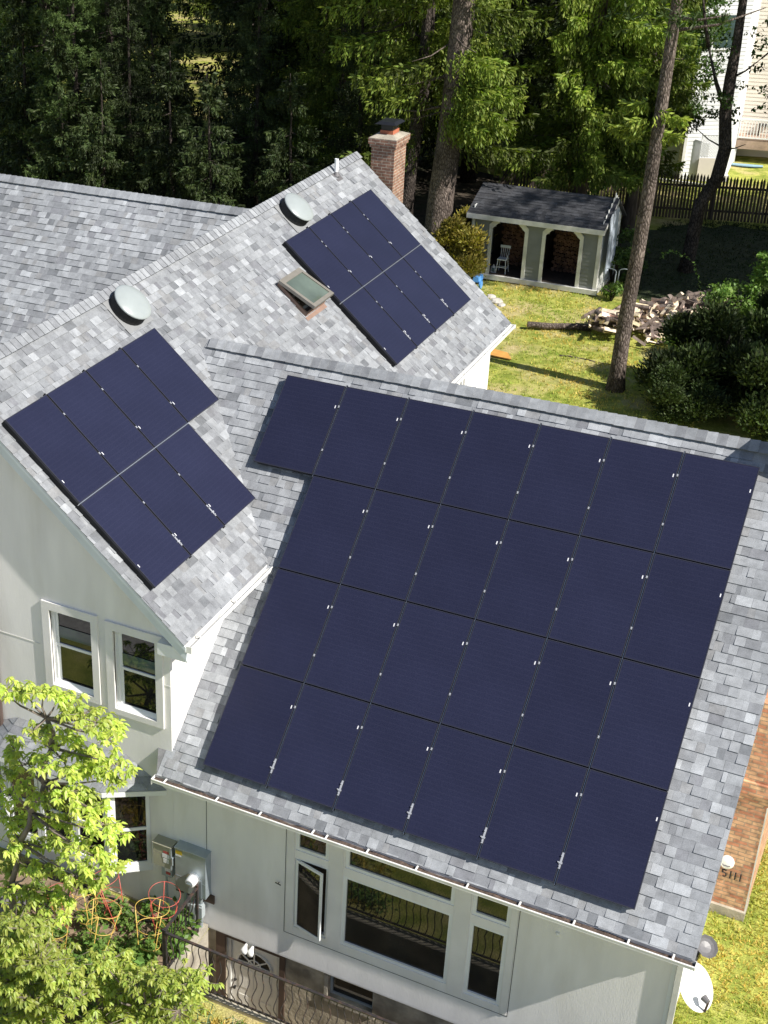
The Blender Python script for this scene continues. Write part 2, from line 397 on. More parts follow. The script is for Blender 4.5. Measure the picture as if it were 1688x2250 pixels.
# ================================================================== SETTING
GZ = -6.8
def smooth(a, b, x):
    t = min(max((x - a) / (b - a), 0), 1); return t * t * (3 - 2 * t)
def gz(x, y):
    z = GZ - .7 * smooth(-3.0, -4.5, y) * smooth(8.3, 7.6, x) - .7 * smooth(-4.5, -16, y) * smooth(7.6, 8.3, x)
    z += .05 * sin(x * .9 + 1) * sin(y * .7) * smooth(14, 17, y)
    return z
PIT = (1.08, 8.6, -5.9, -4.62)
def make_ground():
    xs = sorted(set([-260, -150, -100, -70, 40, 70, 140, 240] + [round(-50 + i * 1.0, 3) for i in range(0, 81)] + [PIT[0], PIT[1], 7.6, 7.8, 8.0, 8.15, 8.3]))
    ys = sorted(set([-160, -90, -60, -40, 150, 200, 320] + [round(-30 + i * 1.0, 3) for i in range(0, 141)] + [PIT[2], PIT[3], -3.4, -3.75, -4.25, -4.4]))
    V = np.array([(x, y, gz(x, y)) for y in ys for x in xs]); nx = len(xs); F = []
    for j in range(len(ys) - 1):
        for i in range(nx - 1):
            if xs[i] >= PIT[0] - 1e-6 and xs[i + 1] <= PIT[1] + 1e-6 and ys[j] >= PIT[2] - 1e-6 and ys[j + 1] <= PIT[3] + 1e-6: continue
            F.append((j * nx + i, j * nx + i + 1, (j + 1) * nx + i + 1, (j + 1) * nx + i))
    o = link('lawn', npmesh('lawn', V, np.array(F), lawn_m, smooth=True)); tag(o, kind='structure')
make_ground()
def sheet(name, poly, m, lift=.02, sub=None):
    # flat-ish sheet following the ground, fan-triangulated with irregular border
    mb = MB(); c = Vector((sum(p[0] for p in poly) / len(poly), sum(p[1] for p in poly) / len(poly), 0))
    rings = 10; n = len(poly); vs = [(c.x, c.y, gz(c.x, c.y) + lift)]
    for r in range(1, rings + 1):
        for p in poly:
            x = c.x + (p[0] - c.x) * r / rings; y = c.y + (p[1] - c.y) * r / rings
            vs.append((x, y, gz(x, y) + (lift if r < rings else -.01) + (random.uniform(-.012, .012) if r < rings else 0)))
    fs = [(0, 1 + i, 1 + (i + 1) % n) for i in range(n)]
    for r in range(rings - 1):
        for i in range(n):
            a = 1 + r * n; b = a + n
            fs.append((a + i, b + i, b + (i + 1) % n, a + (i + 1) % n))
    mb.add(vs, fs); o = mb.build(name, m, smooth=True); tag(o, kind='structure'); return o
sheet('soil', [(-2.4, -4.76), (1.0, -4.76), (1.04, -5.4), (1.02, -6.2), (1.7, -6.7), (2.6, -7.0), (2.3, -7.6), (1.2, -8.0), (.2, -7.8), (-.8, -7.4), (-1.9, -7.5), (-2.7, -6.6), (-2.9, -5.6)], soil_m, .04)
def blob(cx, cy, rx, ry, n=26, j=.18):
    return [(cx + rx * cos(2 * pi * i / n) * (1 + random.uniform(-j, j)), cy + ry * sin(2 * pi * i / n) * (1 + random.uniform(-j, j))) for i in range(n)]
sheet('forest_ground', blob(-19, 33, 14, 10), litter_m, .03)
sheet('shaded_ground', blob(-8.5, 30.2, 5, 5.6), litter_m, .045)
sheet('yard_shade_sheet', blob(2.6, 31.0, 5.0, 5.2, 44, .13), yard_shade_m, .05)  # dark sheet: shade of the right yard put into its colour
sheet('bounce_sheet', [(-30, -11), (-10, -10.5), (8, -10.8), (30, -11.5), (30, -34), (-30, -34)], mat('bounce_pale', (.38, .365, .35), .95, .3, 12), .03)  # unseen pale sheet added to bounce neutral light onto the shaded walls
# patio at the neighbours
sheet('pale_patio', blob(-17.6, 46.2, 2.2, 1.0, 18, .08), patio_m, .03)

# stair pit
mb = MB(); mb.box((PIT[0], PIT[2], -9.75), (PIT[1], PIT[3], -9.66)); tag(mb.build('stairwell_floor', concrete), kind='structure')

# ================================================================== HOUSE
P = 0.71226; SP, CP, TP = sin(P), cos(P), tan(P); T0 = 0.14
OA = Vector((-2.175, -.514, .608))
FU, FV, FN = Vector((1, 0, 0)), Vector((0, -CP, -SP)), Vector((0, -SP, CP))
GU, GV, GN = Vector((0, -1, 0)), Vector((CP, 0, -SP)), Vector((SP, 0, CP))
YS = -4.72
house = thing('house', (3, 0, -7.5), 'cream stucco house with grey shingled roofs carrying the solar panels', 'house')

TONES = [(0.179, 0.188, 0.202), (0.22, 0.228, 0.244), (0.255, 0.265, 0.282), (0.285, 0.297, 0.314), (0.318, 0.33, 0.347), (0.377, 0.392, 0.412), (0.259, 0.263, 0.271), (0.211, 0.216, 0.234)]
TW = [4, 10, 19, 24, 18, 6, 10, 6]
ZGR = 1.139
def shingles(name, org, u, v, n, u0f, u1f, vmax, parent, seed, e=.143, bright=1.0):
    rs = random.Random(seed); mb = MB(); org = Vector(org)
    rows = int(math.ceil(vmax / e))
    for r in range(rows):
        va = r * e; vb = min((r + 1) * e, vmax)
        a, b = u0f((va + vb) / 2), u1f((va + vb) / 2)
        if b - a < .02: continue
        x = a - rs.uniform(0, .2)
        while x < b:
            w = rs.choice((.07, .09, .12, .14, .17, .19, .22, .25)) * rs.uniform(.85, 1.15)
            xa, xb = max(x, a), min(x + w, b); x += w
            if xb - xa < .012: continue
            low = rs.random() < .42; tone = rs.choices(TONES, [9, 16, 22, 16, 8, 1, 12, 10] if low else [1, 4, 13, 24, 22, 11, 6, 1])[0]; k = rs.uniform(.94, 1.06) * bright
            mb.col = tuple(c * k for c in tone)
            th = (rs.uniform(.004, .006) if low else rs.uniform(.015, .018))
            g = rs.uniform(0, .0015); vv = vb + rs.uniform(-.004, .004)
            p = lambda uu, q, h: org + u * uu + v * q + n * h
            mb.add([p(xa + g, va - .02, .001), p(xb - g, va - .02, .001), p(xb - g, vv, th), p(xa + g, vv, th), p(xa + g, vv, -.002), p(xb - g, vv, -.002), p(xa + g, va, -.002), p(xb - g, va, -.002)],
                   [(3, 2, 1, 0), (2, 3, 4, 5), (0, 6, 4, 3), (1, 2, 5, 7)])
    # deck below
    mb.col = (.2, .2, .205)
    v0, v1 = 0, vmax
    q = lambda uu, vv, h: org + u * uu + v * vv + n * h
    mb.add([q(u0f(v0), v0, -.003), q(u1f(v0), v0, -.003), q(u1f(v1), v1, -.003), q(u0f(v1), v1, -.003)], [(3, 2, 1, 0)])
    return mb.build(name, shingle, parent, col=True)
def ridge_caps(a, b, n1, n2, parent, seed, w=.15, lift=.035):
    rs = random.Random(seed); a = Vector(a); b = Vector(b); L = (b - a).length; d = (b - a) / L
    mb = MB(); s1 = d.cross(n1); s2 = d.cross(n2)
    s1 = s1 if s1.z < 0 else -s1; s2 = s2 if s2.z < 0 else -s2
    e = .145; k = int(L / e); up = (n1 + n2).normalized()
    for i in range(k):
        t = rs.choice(TONES[1:5]); kk = rs.uniform(.92, 1.02); mb.col = tuple(c * kk for c in t)
        A = a + d * (i * e); B = a + d * (i * e + e * 1.12)
        lo, hi = lift + .003, lift + .014
        for sd, nn in ((s1, n1), (s2, n2)):
            j = rs.uniform(-.004, .004)
            pa, pb = A + up * (lo * 1.2), B + up * (hi * 1.2)
            qa, qb = A + sd * (w + j) + nn * lo, B + sd * (w + j) + nn * hi
            mb.hexa([pa, pb, qb, qa], [x - nn * .006 for x in (pa, pb, qb, qa)])
    o = mb.build('ridge_cap', shingle, parent, col=True)
    mv = MB()
    for sd, nn in ((s1, n1), (s2, n2)):
        mv.hexa([a + nn * .003, b + nn * .003, b + sd * (w - .02) + nn * .003, a + sd * (w - .02) + nn * .003],
                [a + nn * lift, b + nn * lift, b + sd * (w - .02) + nn * lift, a + sd * (w - .02) + nn * lift])
    mv.build('ridge_vent', matte_bk, parent)
    return o
matte_bk = black_m
def part_of(o):   # children of a mesh part keep world coordinates
    return o

# --- front roof (slopes to the garden)
zF = lambda y: y * TP - T0 / CP
FR = Vector((0, .40, zF(.40)))
vF = (.40 + 5.02) / CP
def f_u0(v):
    y = .40 - v * CP
    if y < YS - .005: return .37
    z = zF(y); xg = -3 + (ZGR - z) / TP
    return max(min(xg - .25, .47), -2.2)
roofF = shingles('roof', FR, FU, FV, FN, f_u0, lambda v: 8.17, vF, house, 11)
roofF['label'] = 'front roof slope under the largest solar array'
FN2 = Vector((0, SP, CP)); FV2 = Vector((0, CP, -SP))
def f2_u0(v):
    return -1.9 + v * CP * .95
shingles_back = shingles('back_slope', FR, Vector((1, 0, 0)), FV2, FN2, lambda v: min(-1.7 + v * .7, .47), lambda v: 8.17, 6.6, roofF, 12, e=.3)
ridge_caps((-1.62, .40, FR.z), (8.17, .40, FR.z), FN, FN2, roofF, 3)

# --- main roof (gable, ridge runs away from the camera)
zG = lambda x: ZGR - TP * (x + 3)
GR = Vector((-3, 9.68, ZGR)); LG = 9.68 + 4.92; vG = (3 + .82) / CP
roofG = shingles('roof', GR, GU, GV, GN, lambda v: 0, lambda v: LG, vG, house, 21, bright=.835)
roofG['label'] = 'main roof slope with two round skylight domes'
GN2 = Vector((-SP, 0, CP)); GV2 = Vector((-CP, 0, -SP))
shingles('back_slope', GR, GU, GV2, GN2, lambda v: 0, lambda v: LG, 5.4, roofG, 22, e=.3)
ridge_caps((-3, 9.70, ZGR), (-3, -4.94, ZGR), GN, GN2, roofG, 4)

# --- rear wing roof behind the main ridge
HR = Vector((0, 5.32, .90))
def h_u1(v):
    z = .90 - v * SP
    return -3.0 - (ZGR - z) / TP * 1.0 + .3
roofH = shingles('roof', HR, FU, FV, FN, lambda v: -15, h_u1, 7.2, house, 31)
roofH['label'] = 'rear wing roof slope behind the main ridge'
shingles('back_slope', HR, FU, FV2, FN2, lambda v: -15, lambda v: h_u1(v), 5.0, roofH, 32, e=.3)
ridge_caps((-15, 5.32, .90), (-3.32, 5.32, .90), FN, FN2, roofH, 5)

# --- walls
def wall(name, T, u0, u1, z0, z1, holes, m, extra=None, depth=.14):
    us = sorted({u0, u1, *[h[0] for h in holes], *[h[1] for h in holes]}); zs = sorted({z0, z1, *[h[2] for h in holes], *[h[3] for h in holes]})
    mb = MB()
    for i in range(len(us) - 1):
        for j in range(len(zs) - 1):
            cu_, cz = (us[i] + us[i + 1]) / 2, (zs[j] + zs[j + 1]) / 2
            if any(h[0] < cu_ < h[1] and h[2] < cz < h[3] for h in holes): continue
            mb.add([T(us[i], 0, zs[j]), T(us[i + 1], 0, zs[j]), T(us[i + 1], 0, zs[j + 1]), T(us[i], 0, zs[j + 1])], [(0, 1, 2, 3)])
    for h in holes:
        a, b, c, d = h[:4]; k = -depth
        mb.add([T(a, 0, c), T(b, 0, c), T(b, 0, d), T(a, 0, d), T(a, k, c), T(b, k, c), T(b, k, d), T(a, k, d)], [(0, 4, 5, 1), (1, 5, 6, 2), (2, 6, 7, 3), (3, 7, 4, 0)])
    if extra: mb.add([T(*p) for p in extra], [tuple(range(len(extra)))])
    return mb.build(name, m, house)
TS = lambda u, w, z: Vector((u, YS - w, z))            # south wall
TE = lambda u, w, z: Vector((.47 + w, u, z))           # east wall of the main block (u = y)
W1 = (-1.60, -.86, -3.70, -2.36); W2 = (-.48, .24, -3.77, -2.39)
wall('wall', TS, -6.47, .47, -8.0, -2.2, [W1, W2], stucco, [(-6.47, 0, -2.2), (.47, 0, -2.2), (.47, 0, -1.86), (-3, 0, 1.13), (-6.47, 0, -1.86)])
FWIN = dict(a=(2.53, 3.06, -5.29, -4.80), b=(3.32, 4.96, -5.30, -4.80), c=(5.22, 5.76, -5.33, -4.80), d=(2.53, 3.06, -6.79, -5.44), e=(3.30, 4.96, -6.78, -5.45), f=(5.21, 5.75, -6.82, -5.47))
wall('wall', TS, .472, 7.93, -7.46, -4.42, list(FWIN.values()), stucco)
EW = [(6.72, 7.02, -3.4, -2.45), (7.55, 7.85, -3.4, -2.45), (5.2, 5.9, -3.4, -2.45)]
wall('wall', TE, YS, 9.5, -7.6, -1.86, EW, stucco)
mb = MB()
mb.add([(.47, 9.5, -7.6), (-6.47, 9.5, -7.6), (-6.47, 9.5, -1.86), (-3, 9.5, 1.13), (.47, 9.5, -1.86)], [(0, 1, 2, 3, 4)])
mb.add([(-6.47, YS, -8), (-6.47, YS, -1.86), (-6.47, 9.5, -1.86), (-6.47, 9.5, -8)], [(0, 1, 2, 3)])
mb.build('wall', stucco, house)
mb = MB()
zu = lambda y: zF(y) - .03
mb.add([(7.93, YS, -8), (7.93, 5.5, -8), (7.93, 5.5, zF(-4.7)), (7.93, .4, zu(.4)), (7.93, YS, zu(YS))], [(0, 1, 2, 3, 4)])
mb.add([(7.93, 5.5, -8), (.47, 5.5, -8), (.47, 5.5, zF(-4.7)), (7.93, 5.5, zF(-4.7))], [(0, 1, 2, 3)])
mb.build('wall', stucco, house)
mb = MB(); mb.add([(-15, 1.0, -8), (-6.47, 1.0, -8), (-6.47, 1.0, -3.0), (-15, 1.0, -3.0)], [(0, 1, 2, 3)]); mb.build('wall', stucco, house)
# stucco expansion joints and raised bands
mb = MB()
mb.box((-6.47, YS - .006, -3.052), (-1.82, YS - .001, -3.036)); mb.box((.37, YS - .006, -3.10), (.466, YS - .001, -3.085))
mb.build('expansion_joint', white_old, house)
mb = MB(); mb.box((1.045, YS - .004, -6.2), (1.052, YS - .001, -4.6)); mb.box((2.375, YS - .004, -6.95), (2.382, YS - .001, -4.6)); mb.box((5.875, YS - .004, -6.95), (5.882, YS - .001, -4.6)); mb.box((2.382, YS - .004, -6.955), (5.875, YS - .001, -6.948))
mb.build('control_joint', black_m, house)
# foundation below the stucco
TFn = lambda u, w, z: Vector((u, -4.63 - w, z))
DOOR = (1.34, 2.28, -9.66, -7.60); BW = (3.11, 3.84, -8.02, -7.585)
wall('foundation', TFn, 1.0, 7.93, -9.7, -7.44, [DOOR, BW], found, depth=.18)
mb = MB(); mb.box((.472, YS, -7.475), (7.93, -4.60, -7.455)); mb.build('stucco_drip_edge', trim_st, house)
mb = MB(); mb.box((-2.7, YS - .02, -8), (1.0, -4.6, -7.47)); mb.build('plinth', found, house)

# --- windows
def window(name, T, u0, u1, z0, z1, fw=.05, rec=.05, mull=(), parent=None, label=None, gl=None, sill=False, m=white, vert=()):
    mb = MB(); B = lambda a, b: mb.box(a, b, lambda p: T(p.x, p.y, p.z))
    f0, f1 = -rec - .05, -rec
    B((u0, f0, z0), (u0 + fw, f1, z1)); B((u1 - fw, f0, z0), (u1, f1, z1))
    B((u0 + fw, f0, z0), (u1 - fw, f1 - .002, z0 + fw)); B((u0 + fw, f0, z1 - fw), (u1 - fw, f1 - .002, z1))
    for z in mull: B((u0 + fw, f0 + .005, z - .022), (u1 - fw, f1 - .006, z + .022))
    for u in vert: B((u - .012, f0 + .005, z0 + fw), (u + .012, f1 - .012, z1 - fw))
    o = mb.build('window', m, parent or house); 
    if label: o['label'] = label
    mg = MB(); mg.box((u0 + fw - .005, f0 + .008, z0 + fw - .005), (u1 - fw + .005, f0 + .02, z1 - fw + .005), lambda p: T(p.x, p.y, p.z)); mg.build('pane', gl or glass, o)
    if sill:
        ms = MB(); ms.add([T(u0, -.002, z0 + .0), T(u1, -.002, z0 + .0), T(u1, f1, z0 + .075), T(u0, f1, z0 + .075), T(u0, f1, z0), T(u1, f1, z0)], [(0, 1, 2, 3), (0, 3, 4), (1, 5, 2), (0, 4, 5, 1)]); ms.build('sill', white, o)
    return o
for (u0, u1, z0, z1), zm, band, lab in ((W1, -2.99, (-2.66, -2.86), 'left upstairs sash window with a painted reflection band'), (W2, -3.06, None, 'right upstairs sash window near the house corner')):
    o = window('window', TS, u0, u1, z0, z1, .055, .045, (zm,), label=lab, sill=True)
    mb = MB(); mb.box((u0 + .055, YS + .058, zm), (u0 + .10, YS + .09, z1 - .05)); mb.box((u0 + .055, YS + .07, z0 + .05), (u0 + .105, YS + .1, zm)); mb.build('sash', white, o)
    mb = MB(); t = .13; k = .035    # raised foam surround
    zt, zb = z1 + .135, z0 - .10
    for a, b in (((u0 - t, -k, zb), (u0, .0, zt)), ((u1, -k, zb), (u1 + t * .9, .0, zt)), ((u0, -k, z1), (u1, .0, zt)), ((u0, -k, zb), (u1, .0, z0))):
        mb.box((a[0], YS - k, a[2]), (b[0], YS + .02, b[2]))
    mb.build('surround', trim_st, o)
    if band:
        mb = MB(); mb.box((u0 + .06, YS + .062, band[1]), (u1 - .06, YS + .068, band[0])); mb.build('reflection_band', glass_b, o)  # blue-green band painted in for a reflection on the pane
    else:
        mb = MB(); mb.box((u0 + .06, YS + .062, -3.0), (u1 - .06, YS + .068, -2.8)); mb.build('reflection_band', glass_b, o)  # painted reflection band of the right window
for k in 'abcef':
    u0, u1, z0, z1 = FWIN[k]
    window('window', TS, u0, u1, z0, z1, .055, .012, label={'a': 'small transom window above the open casement', 'b': 'long transom window tucked under the gutter', 'c': 'right transom window under the gutter', 'e': 'large picture window in the front wall', 'f': 'tall casement window on the right'}[k])
# open casement
u0, u1, z0, z1 = FWIN['d']
o = window('window', TS, u0, u1, z0, z1, .035, .02, label='narrow casement window standing open'); 
for ch in list(o.children): bpy.data.objects.remove(ch)
mb = MB(); mb.box((u0 + .02, YS + .10, z0 + .02), (u1 - .02, YS + .11, z1 - .02)); mb.build('dark_room', shed_dark, o)
th = rad(14); hx = u0 + .02; wS = u1 - u0 - .05
TH = lambda u, w, z: Vector((hx + u * cos(th) + w * sin(th), YS - .002 - u * sin(th) + w * cos(th), z))
mb = MB(); fz0, fz1 = z0 + .03, z1 - .03
for a, b in (((0, 0, fz0), (.035, .03, fz1)), ((wS - .035, 0, fz0), (wS, .03, fz1)), ((.035, 0, fz0), (wS - .035, .03, fz0 + .04)), ((.035, 0, fz1 - .04), (wS - .035, .03, fz1))): mb.box(a, b, lambda p: TH(p.x, p.y, p.z))
mb.build('sash', white, o)
mb = MB(); mb.box((.03, .012, fz0 + .035), (wS - .03, .02, fz1 - .035), lambda p: TH(p.x, p.y, p.z)); mb.build('pane', glass, o)
# flat casing around the grouped front windows
for a, b in (((2.40, YS - .014, -6.93), (2.52, YS - .001, -4.6)), ((3.07, YS - .012, -6.90), (3.29, YS - .001, -4.6)), ((4.97, YS - .012, -6.90), (5.20, YS - .001, -4.6)), ((5.765, YS - .014, -6.93), (5.86, YS - .001, -4.6))): mb = MB(); mb.box(a, b); mb.build('window_casing', trim_st, house)
for i, (a, b, c, d) in enumerate(EW): window('window', TE, a, b, c, d, .04, .05, label=['small window nearer the ridge on the side wall', 'small window at the far corner of the side wall', 'side wall window hidden by the front ridge'][i])
# basement window + door
window('basement_window', TFn, BW[0], BW[1], BW[2], BW[3], .035, .08, m=grey_enam)
mb = MB(); mb.box((BW[0] - .04, -4.68, BW[2] - .07), (BW[1] + .05, -4.631, BW[2] - .005)); mb.box((BW[0] - .06, -4.665, BW[2]), (BW[0] - .005, -4.631, BW[3])); mb.build('basement_sill', concrete, house)
mb = MB(); y0 = -4.56
mb.box((DOOR[0] + .07, y0, -9.63), (DOOR[1] - .07, y0 + .045, DOOR[3] - .07))
for (a, b, c, d) in ((.10, .42, .95, 1.42), (.42, .74, .95, 1.42), (.10, .42, .18, .85), (.42, .74, .18, .85)):
    x0 = DOOR[0] + .05
    mb.box((x0 + a + .05, y0 - .008, -9.63 + c + .04), (x0 + b - .02, y0 - .001, -9.63 + d - .02))
door = mb.build('basement_door', doorwhite, house); door['label'] = 'white panelled basement door with a fan light'
mb = MB(); cx_, cz_ = (DOOR[0] + DOOR[1]) / 2, -7.60 - .48
arc = [Vector((cx_ + .30 * cos(pi * i / 14), y0 - .006, cz_ + .28 * sin(pi * i / 14))) for i in range(15)]
mb.prism(arc, (0, .004, 0)); mb.build('fan_light', glass, door)
mb = MB(); mb.tube([p + Vector((0, -.006, 0)) for p in arc], .018, 6); mb.bar(arc[0] + Vector((0, -.006, 0)), arc[-1] + Vector((0, -.006, 0)), .03)
for i in (3, 7, 11): mb.bar(Vector((cx_, y0 - .010, cz_)), arc[i] + Vector((0, -.004, 0)), .02)
mb.tube([(cx_ + .11 * cos(pi * i / 8), y0 - .01, cz_ + .11 * sin(pi * i / 8)) for i in range(9)], .012, 6)
mb.build('fan_muntin', doorwhite, door)
mb = MB(); mb.tube([(DOOR[0] + .13, y0 - .05, -8.68), (DOOR[0] + .13, y0, -8.68)], [.03, .015], 10); mb.build('door_knob', black, door); mb = MB(); mb.tube([(DOOR[0] + .13, y0 - .03, -8.53), (DOOR[0] + .13, y0, -8.53)], .022, 10); mb.build('deadbolt', black, door)
mb = MB(); mb.box((DOOR[0], -4.60, -9.66), (DOOR[0] + .065, -4.50, DOOR[3])); mb.box((DOOR[1] - .065, -4.60, -9.66), (DOOR[1], -4.50, DOOR[3])); mb.box((DOOR[0] + .065, -4.60, DOOR[3] - .065), (DOOR[1] - .065, -4.50, DOOR[3])); mb.build('door_frame', white_old, door)
mb = MB(); mb.box((DOOR[0] - .17, -4.66, -9.66), (DOOR[0] - .005, -4.625, -7.5)); mb.box((DOOR[1] + .005, -4.66, -9.66), (DOOR[1] + .10, -4.625, -7.5)); mb.box((DOOR[0] - .005, -4.66, DOOR[3] + .005), (DOOR[1] + .005, -4.625, -7.5)); mb.build('door_surround', woodbrown, house)

# --- fascias, gutters, trim
mb = MB()
RK = lambda x, d: Vector((x, 0, zG(x) - d))
for y0, y1, d0, d1 in ((-4.90, -4.875, .02, .19), (-4.915, -4.902, .006, .06)):
    for xa, xb in ((-3, .84), (-3, -6.9)):
        zz = lambda x, d: ZGR - TP * abs(x + 3) - d / CP
        mb.hexa([(xa, y0, zz(xa, d0)), (xb, y0, zz(xb, d0)), (xb, y0, zz(xb, d1)), (xa, y0, zz(xa, d1))], [(xa, y1, zz(xa, d0)), (xb, y1, zz(xb, d0)), (xb, y1, zz(xb, d1)), (xa, y1, zz(xa, d1))])
zz = lambda x, d: ZGR - TP * abs(x + 3) - d / CP
for xa, xb in ((-3, .80), (-3, -6.8)):
    mb.hexa([(xa, -4.874, zz(xa, .12)), (xb, -4.874, zz(xb, .12)), (xb, YS + .0, zz(xb, .12)), (xa, YS, zz(xa, .12))], [(xa, -4.874, zz(xa, .10)), (xb, -4.874, zz(xb, .10)), (xb, YS, zz(xb, .10)), (xa, YS, zz(xa, .10))])
mb.build('rake_board', fascia_m, house)
mb = MB(); mb.box((.35, -4.87, -2.47), (.84, YS - .001, -2.27)); mb.box((.474, YS, -2.36), (.83, 9.6, -2.34)); mb.build('soffit', white, house)
mb = MB(); mb.box((.39, -4.55, zF(-5.0) - .16), (8.14, -4.54, zF(-5.0) - .15)); mb.box((.39, -5.0, zF(-5.0) - .16), (8.14, -4.985, zF(-5.0) - .025)); mb.box((.39, -4.984, zF(-5.0) - .16), (8.14, YS - .002, zF(-5.0) - .145)); mb.build('eave_board', white, house)
mb = MB()
for sgn in (0,):
    a = Vector((8.15, .4, zF(.4))); b = Vector((8.15, -5.0, zF(-5.0)))
    for x0, x1, d0, d1 in ((8.12, 8.15, .012, .17),):
        mb.hexa([(x0, a.y, a.z - d0), (x1, a.y, a.z - d0), (x1, a.y, a.z - d1), (x0, a.y, a.z - d1)], [(x0, b.y, b.z - d0), (x1, b.y, b.z - d0), (x1, b.y, b.z - d1), (x0, b.y, b.z - d1)])
mb.build('rake_board', white, house)
def gutter(T, u0, u1, hangers, label):
    # T(u, out, z): out = distance from the fascia, z relative to the eave
    mb = MB(); K = lambda a, b: mb.box(a, b, lambda p: T(p.x, p.y, p.z))
    K((u0, 0, -.11), (u1, .008, -.01)); K((u0, .0081, -.118), (u1, .062, -.11)); K((u0, .122, -.062), (u1, .128, -.014)); K((u0, .112, -.0139), (u1, .134, -.004))
    mb.hexa([T(u0, .062, -.118), T(u1, .062, -.118), T(u1, .1279, -.0621), T(u0, .1279, -.0621)], [T(u0, .062, -.1101), T(u1, .062, -.1101), T(u1, .1221, -.0621), T(u0, .1221, -.0621)])
    K((u0 - .006, 0, -.116), (u0, .130, -.006)); K((u1, 0, -.116), (u1 + .006, .130, -.006))
    g = mb.build('gutter', gut_white, house); g['label'] = label
    md = MB(); n = 60; vs = []; rs = random.Random(int(u1 * 10))
    for i in range(n + 1):
        u = u0 + .01 + (u1 - u0 - .02) * i / n
        for w in (.009, .06, .119): vs.append(T(u, w, -.048 + rs.uniform(-.016, .018)))
    md.add(vs, [(i * 3 + j, i * 3 + 3 + j, i * 3 + 4 + j, i * 3 + 1 + j) for i in range(n) for j in (0, 1)])
    md.build('gutter_debris', debris_m if label.startswith('front') else white_old, g)
    for u in hangers:
        mh = MB(); mh.box((u - .012, -.02, -.012), (u + .012, .130, -.001), lambda p: T(p.x, p.y, p.z)); mh.build('gutter_hanger', gut_white, g)
gutter(lambda u, w, z: Vector((u, -5.005 - w, zF(-5.02) + z)), .345, 8.19, [.55, 1.42, 2.12, 2.95, 3.16, 3.78, 4.50, 5.22, 5.94, 6.66, 7.36, 7.92], 'front gutter with white lip and dark debris inside')
gutter(lambda u, w, z: Vector((.815 + w * .9, -u, zG(.82) + z)), -9.66, 4.90, [-9 + i * 1.25 for i in range(11)] + [4.6], 'side gutter of the main roof')
# corner board and downspout
mb = MB(); mb.box((7.90, YS - .012, -7.46), (7.955, YS - .001, -4.75)); mb.box((7.932, YS, -7.46), (7.958, YS + .22, -4.75)); mb.build('corner_board', white, house)
mb = MB(); mb.box((7.965, YS - .06, -7.3), (8.035, YS + .01, -4.72)); mb.box((7.93, YS - .12, -4.78), (8.06, YS - .03, -4.62)); mb.build('downspout', white_old, house)
mb = MB(); mb.tube([(-2.66, YS - .06, -7.4), (-2.66, YS - .06, -1.0), (-2.75, YS - .10, .2)], .045, 10); mb.build('downspout', brown_metal, house)
# ================================================================== BAY WINDOW (part of the house)
BY = -5.12; bz0, bz1 = -6.66, -5.08
bay = MB()
fl, fr_ = (-2.42, BY), (-.45, BY)
pl = [(-2.94, YS), fl, fr_, (.07, YS)]
mbp = MB()
for z0, z1 in ((-6.72, -6.60), (-5.13, -5.03)):
    mbp.prism([(x, y, z0) for x, y in pl], (0, 0, z1 - z0))
for (x, y) in ((-.45, BY), (-2.42, BY)):
    mbp.tube([(x, y + .012, -6.6), (x, y + .012, -5.13)], .05, 6)
bayo = mbp.build('bay_window', white, house); bayo['label'] = 'white framed bay window with a small shingled roof'
def face(a, b):
    d = Vector((b[0] - a[0], b[1] - a[1], 0)); L = d.length; d /= L; n = Vector((d.y, -d.x, 0))
    return (lambda u, w, z: Vector((a[0], a[1], 0)) + d * u + n * w + Vector((0, 0, z))), L
def baywin(a, b, segs, mull=True):
    T, L = face(a, b)
    for u0, u1 in segs(L):
        mb = MB(); Bx = lambda p, q: mb.box(p, q, lambda r: T(r.x, r.y, r.z)); f = .06
        z0, z1 = -6.60, -5.13
        Bx((u0, -.05, z0), (u0 + f, .0, z1)); Bx((u1 - f, -.05, z0), (u1, .0, z1)); Bx((u0 + f, -.05, z0), (u1 - f, -.004, z0 + f)); Bx((u0 + f, -.05, z1 - .05), (u1 - f, -.004, z1)); Bx((u0 + f, -.045, -5.90), (u1 - f, -.01, -5.85))
        o = mb.build('sash', white, bayo)
        mg = MB(); mg.box((u0 + f - .01, -.04, z0 + f - .01), (u1 - f + .01, -.03, z1 - .04), lambda r: T(r.x, r.y, r.z)); mg.build('pane', glass, bayo)
baywin(fr_, pl[3], lambda L: [(.045, L - .02)])
baywin(pl[0], fl, lambda L: [(.02, L - .045)])
baywin(fl, fr_, lambda L: [(.05, L / 3 - .01), (L / 3 + .01, 2 * L / 3 - .01), (2 * L / 3 + .01, L - .05)])
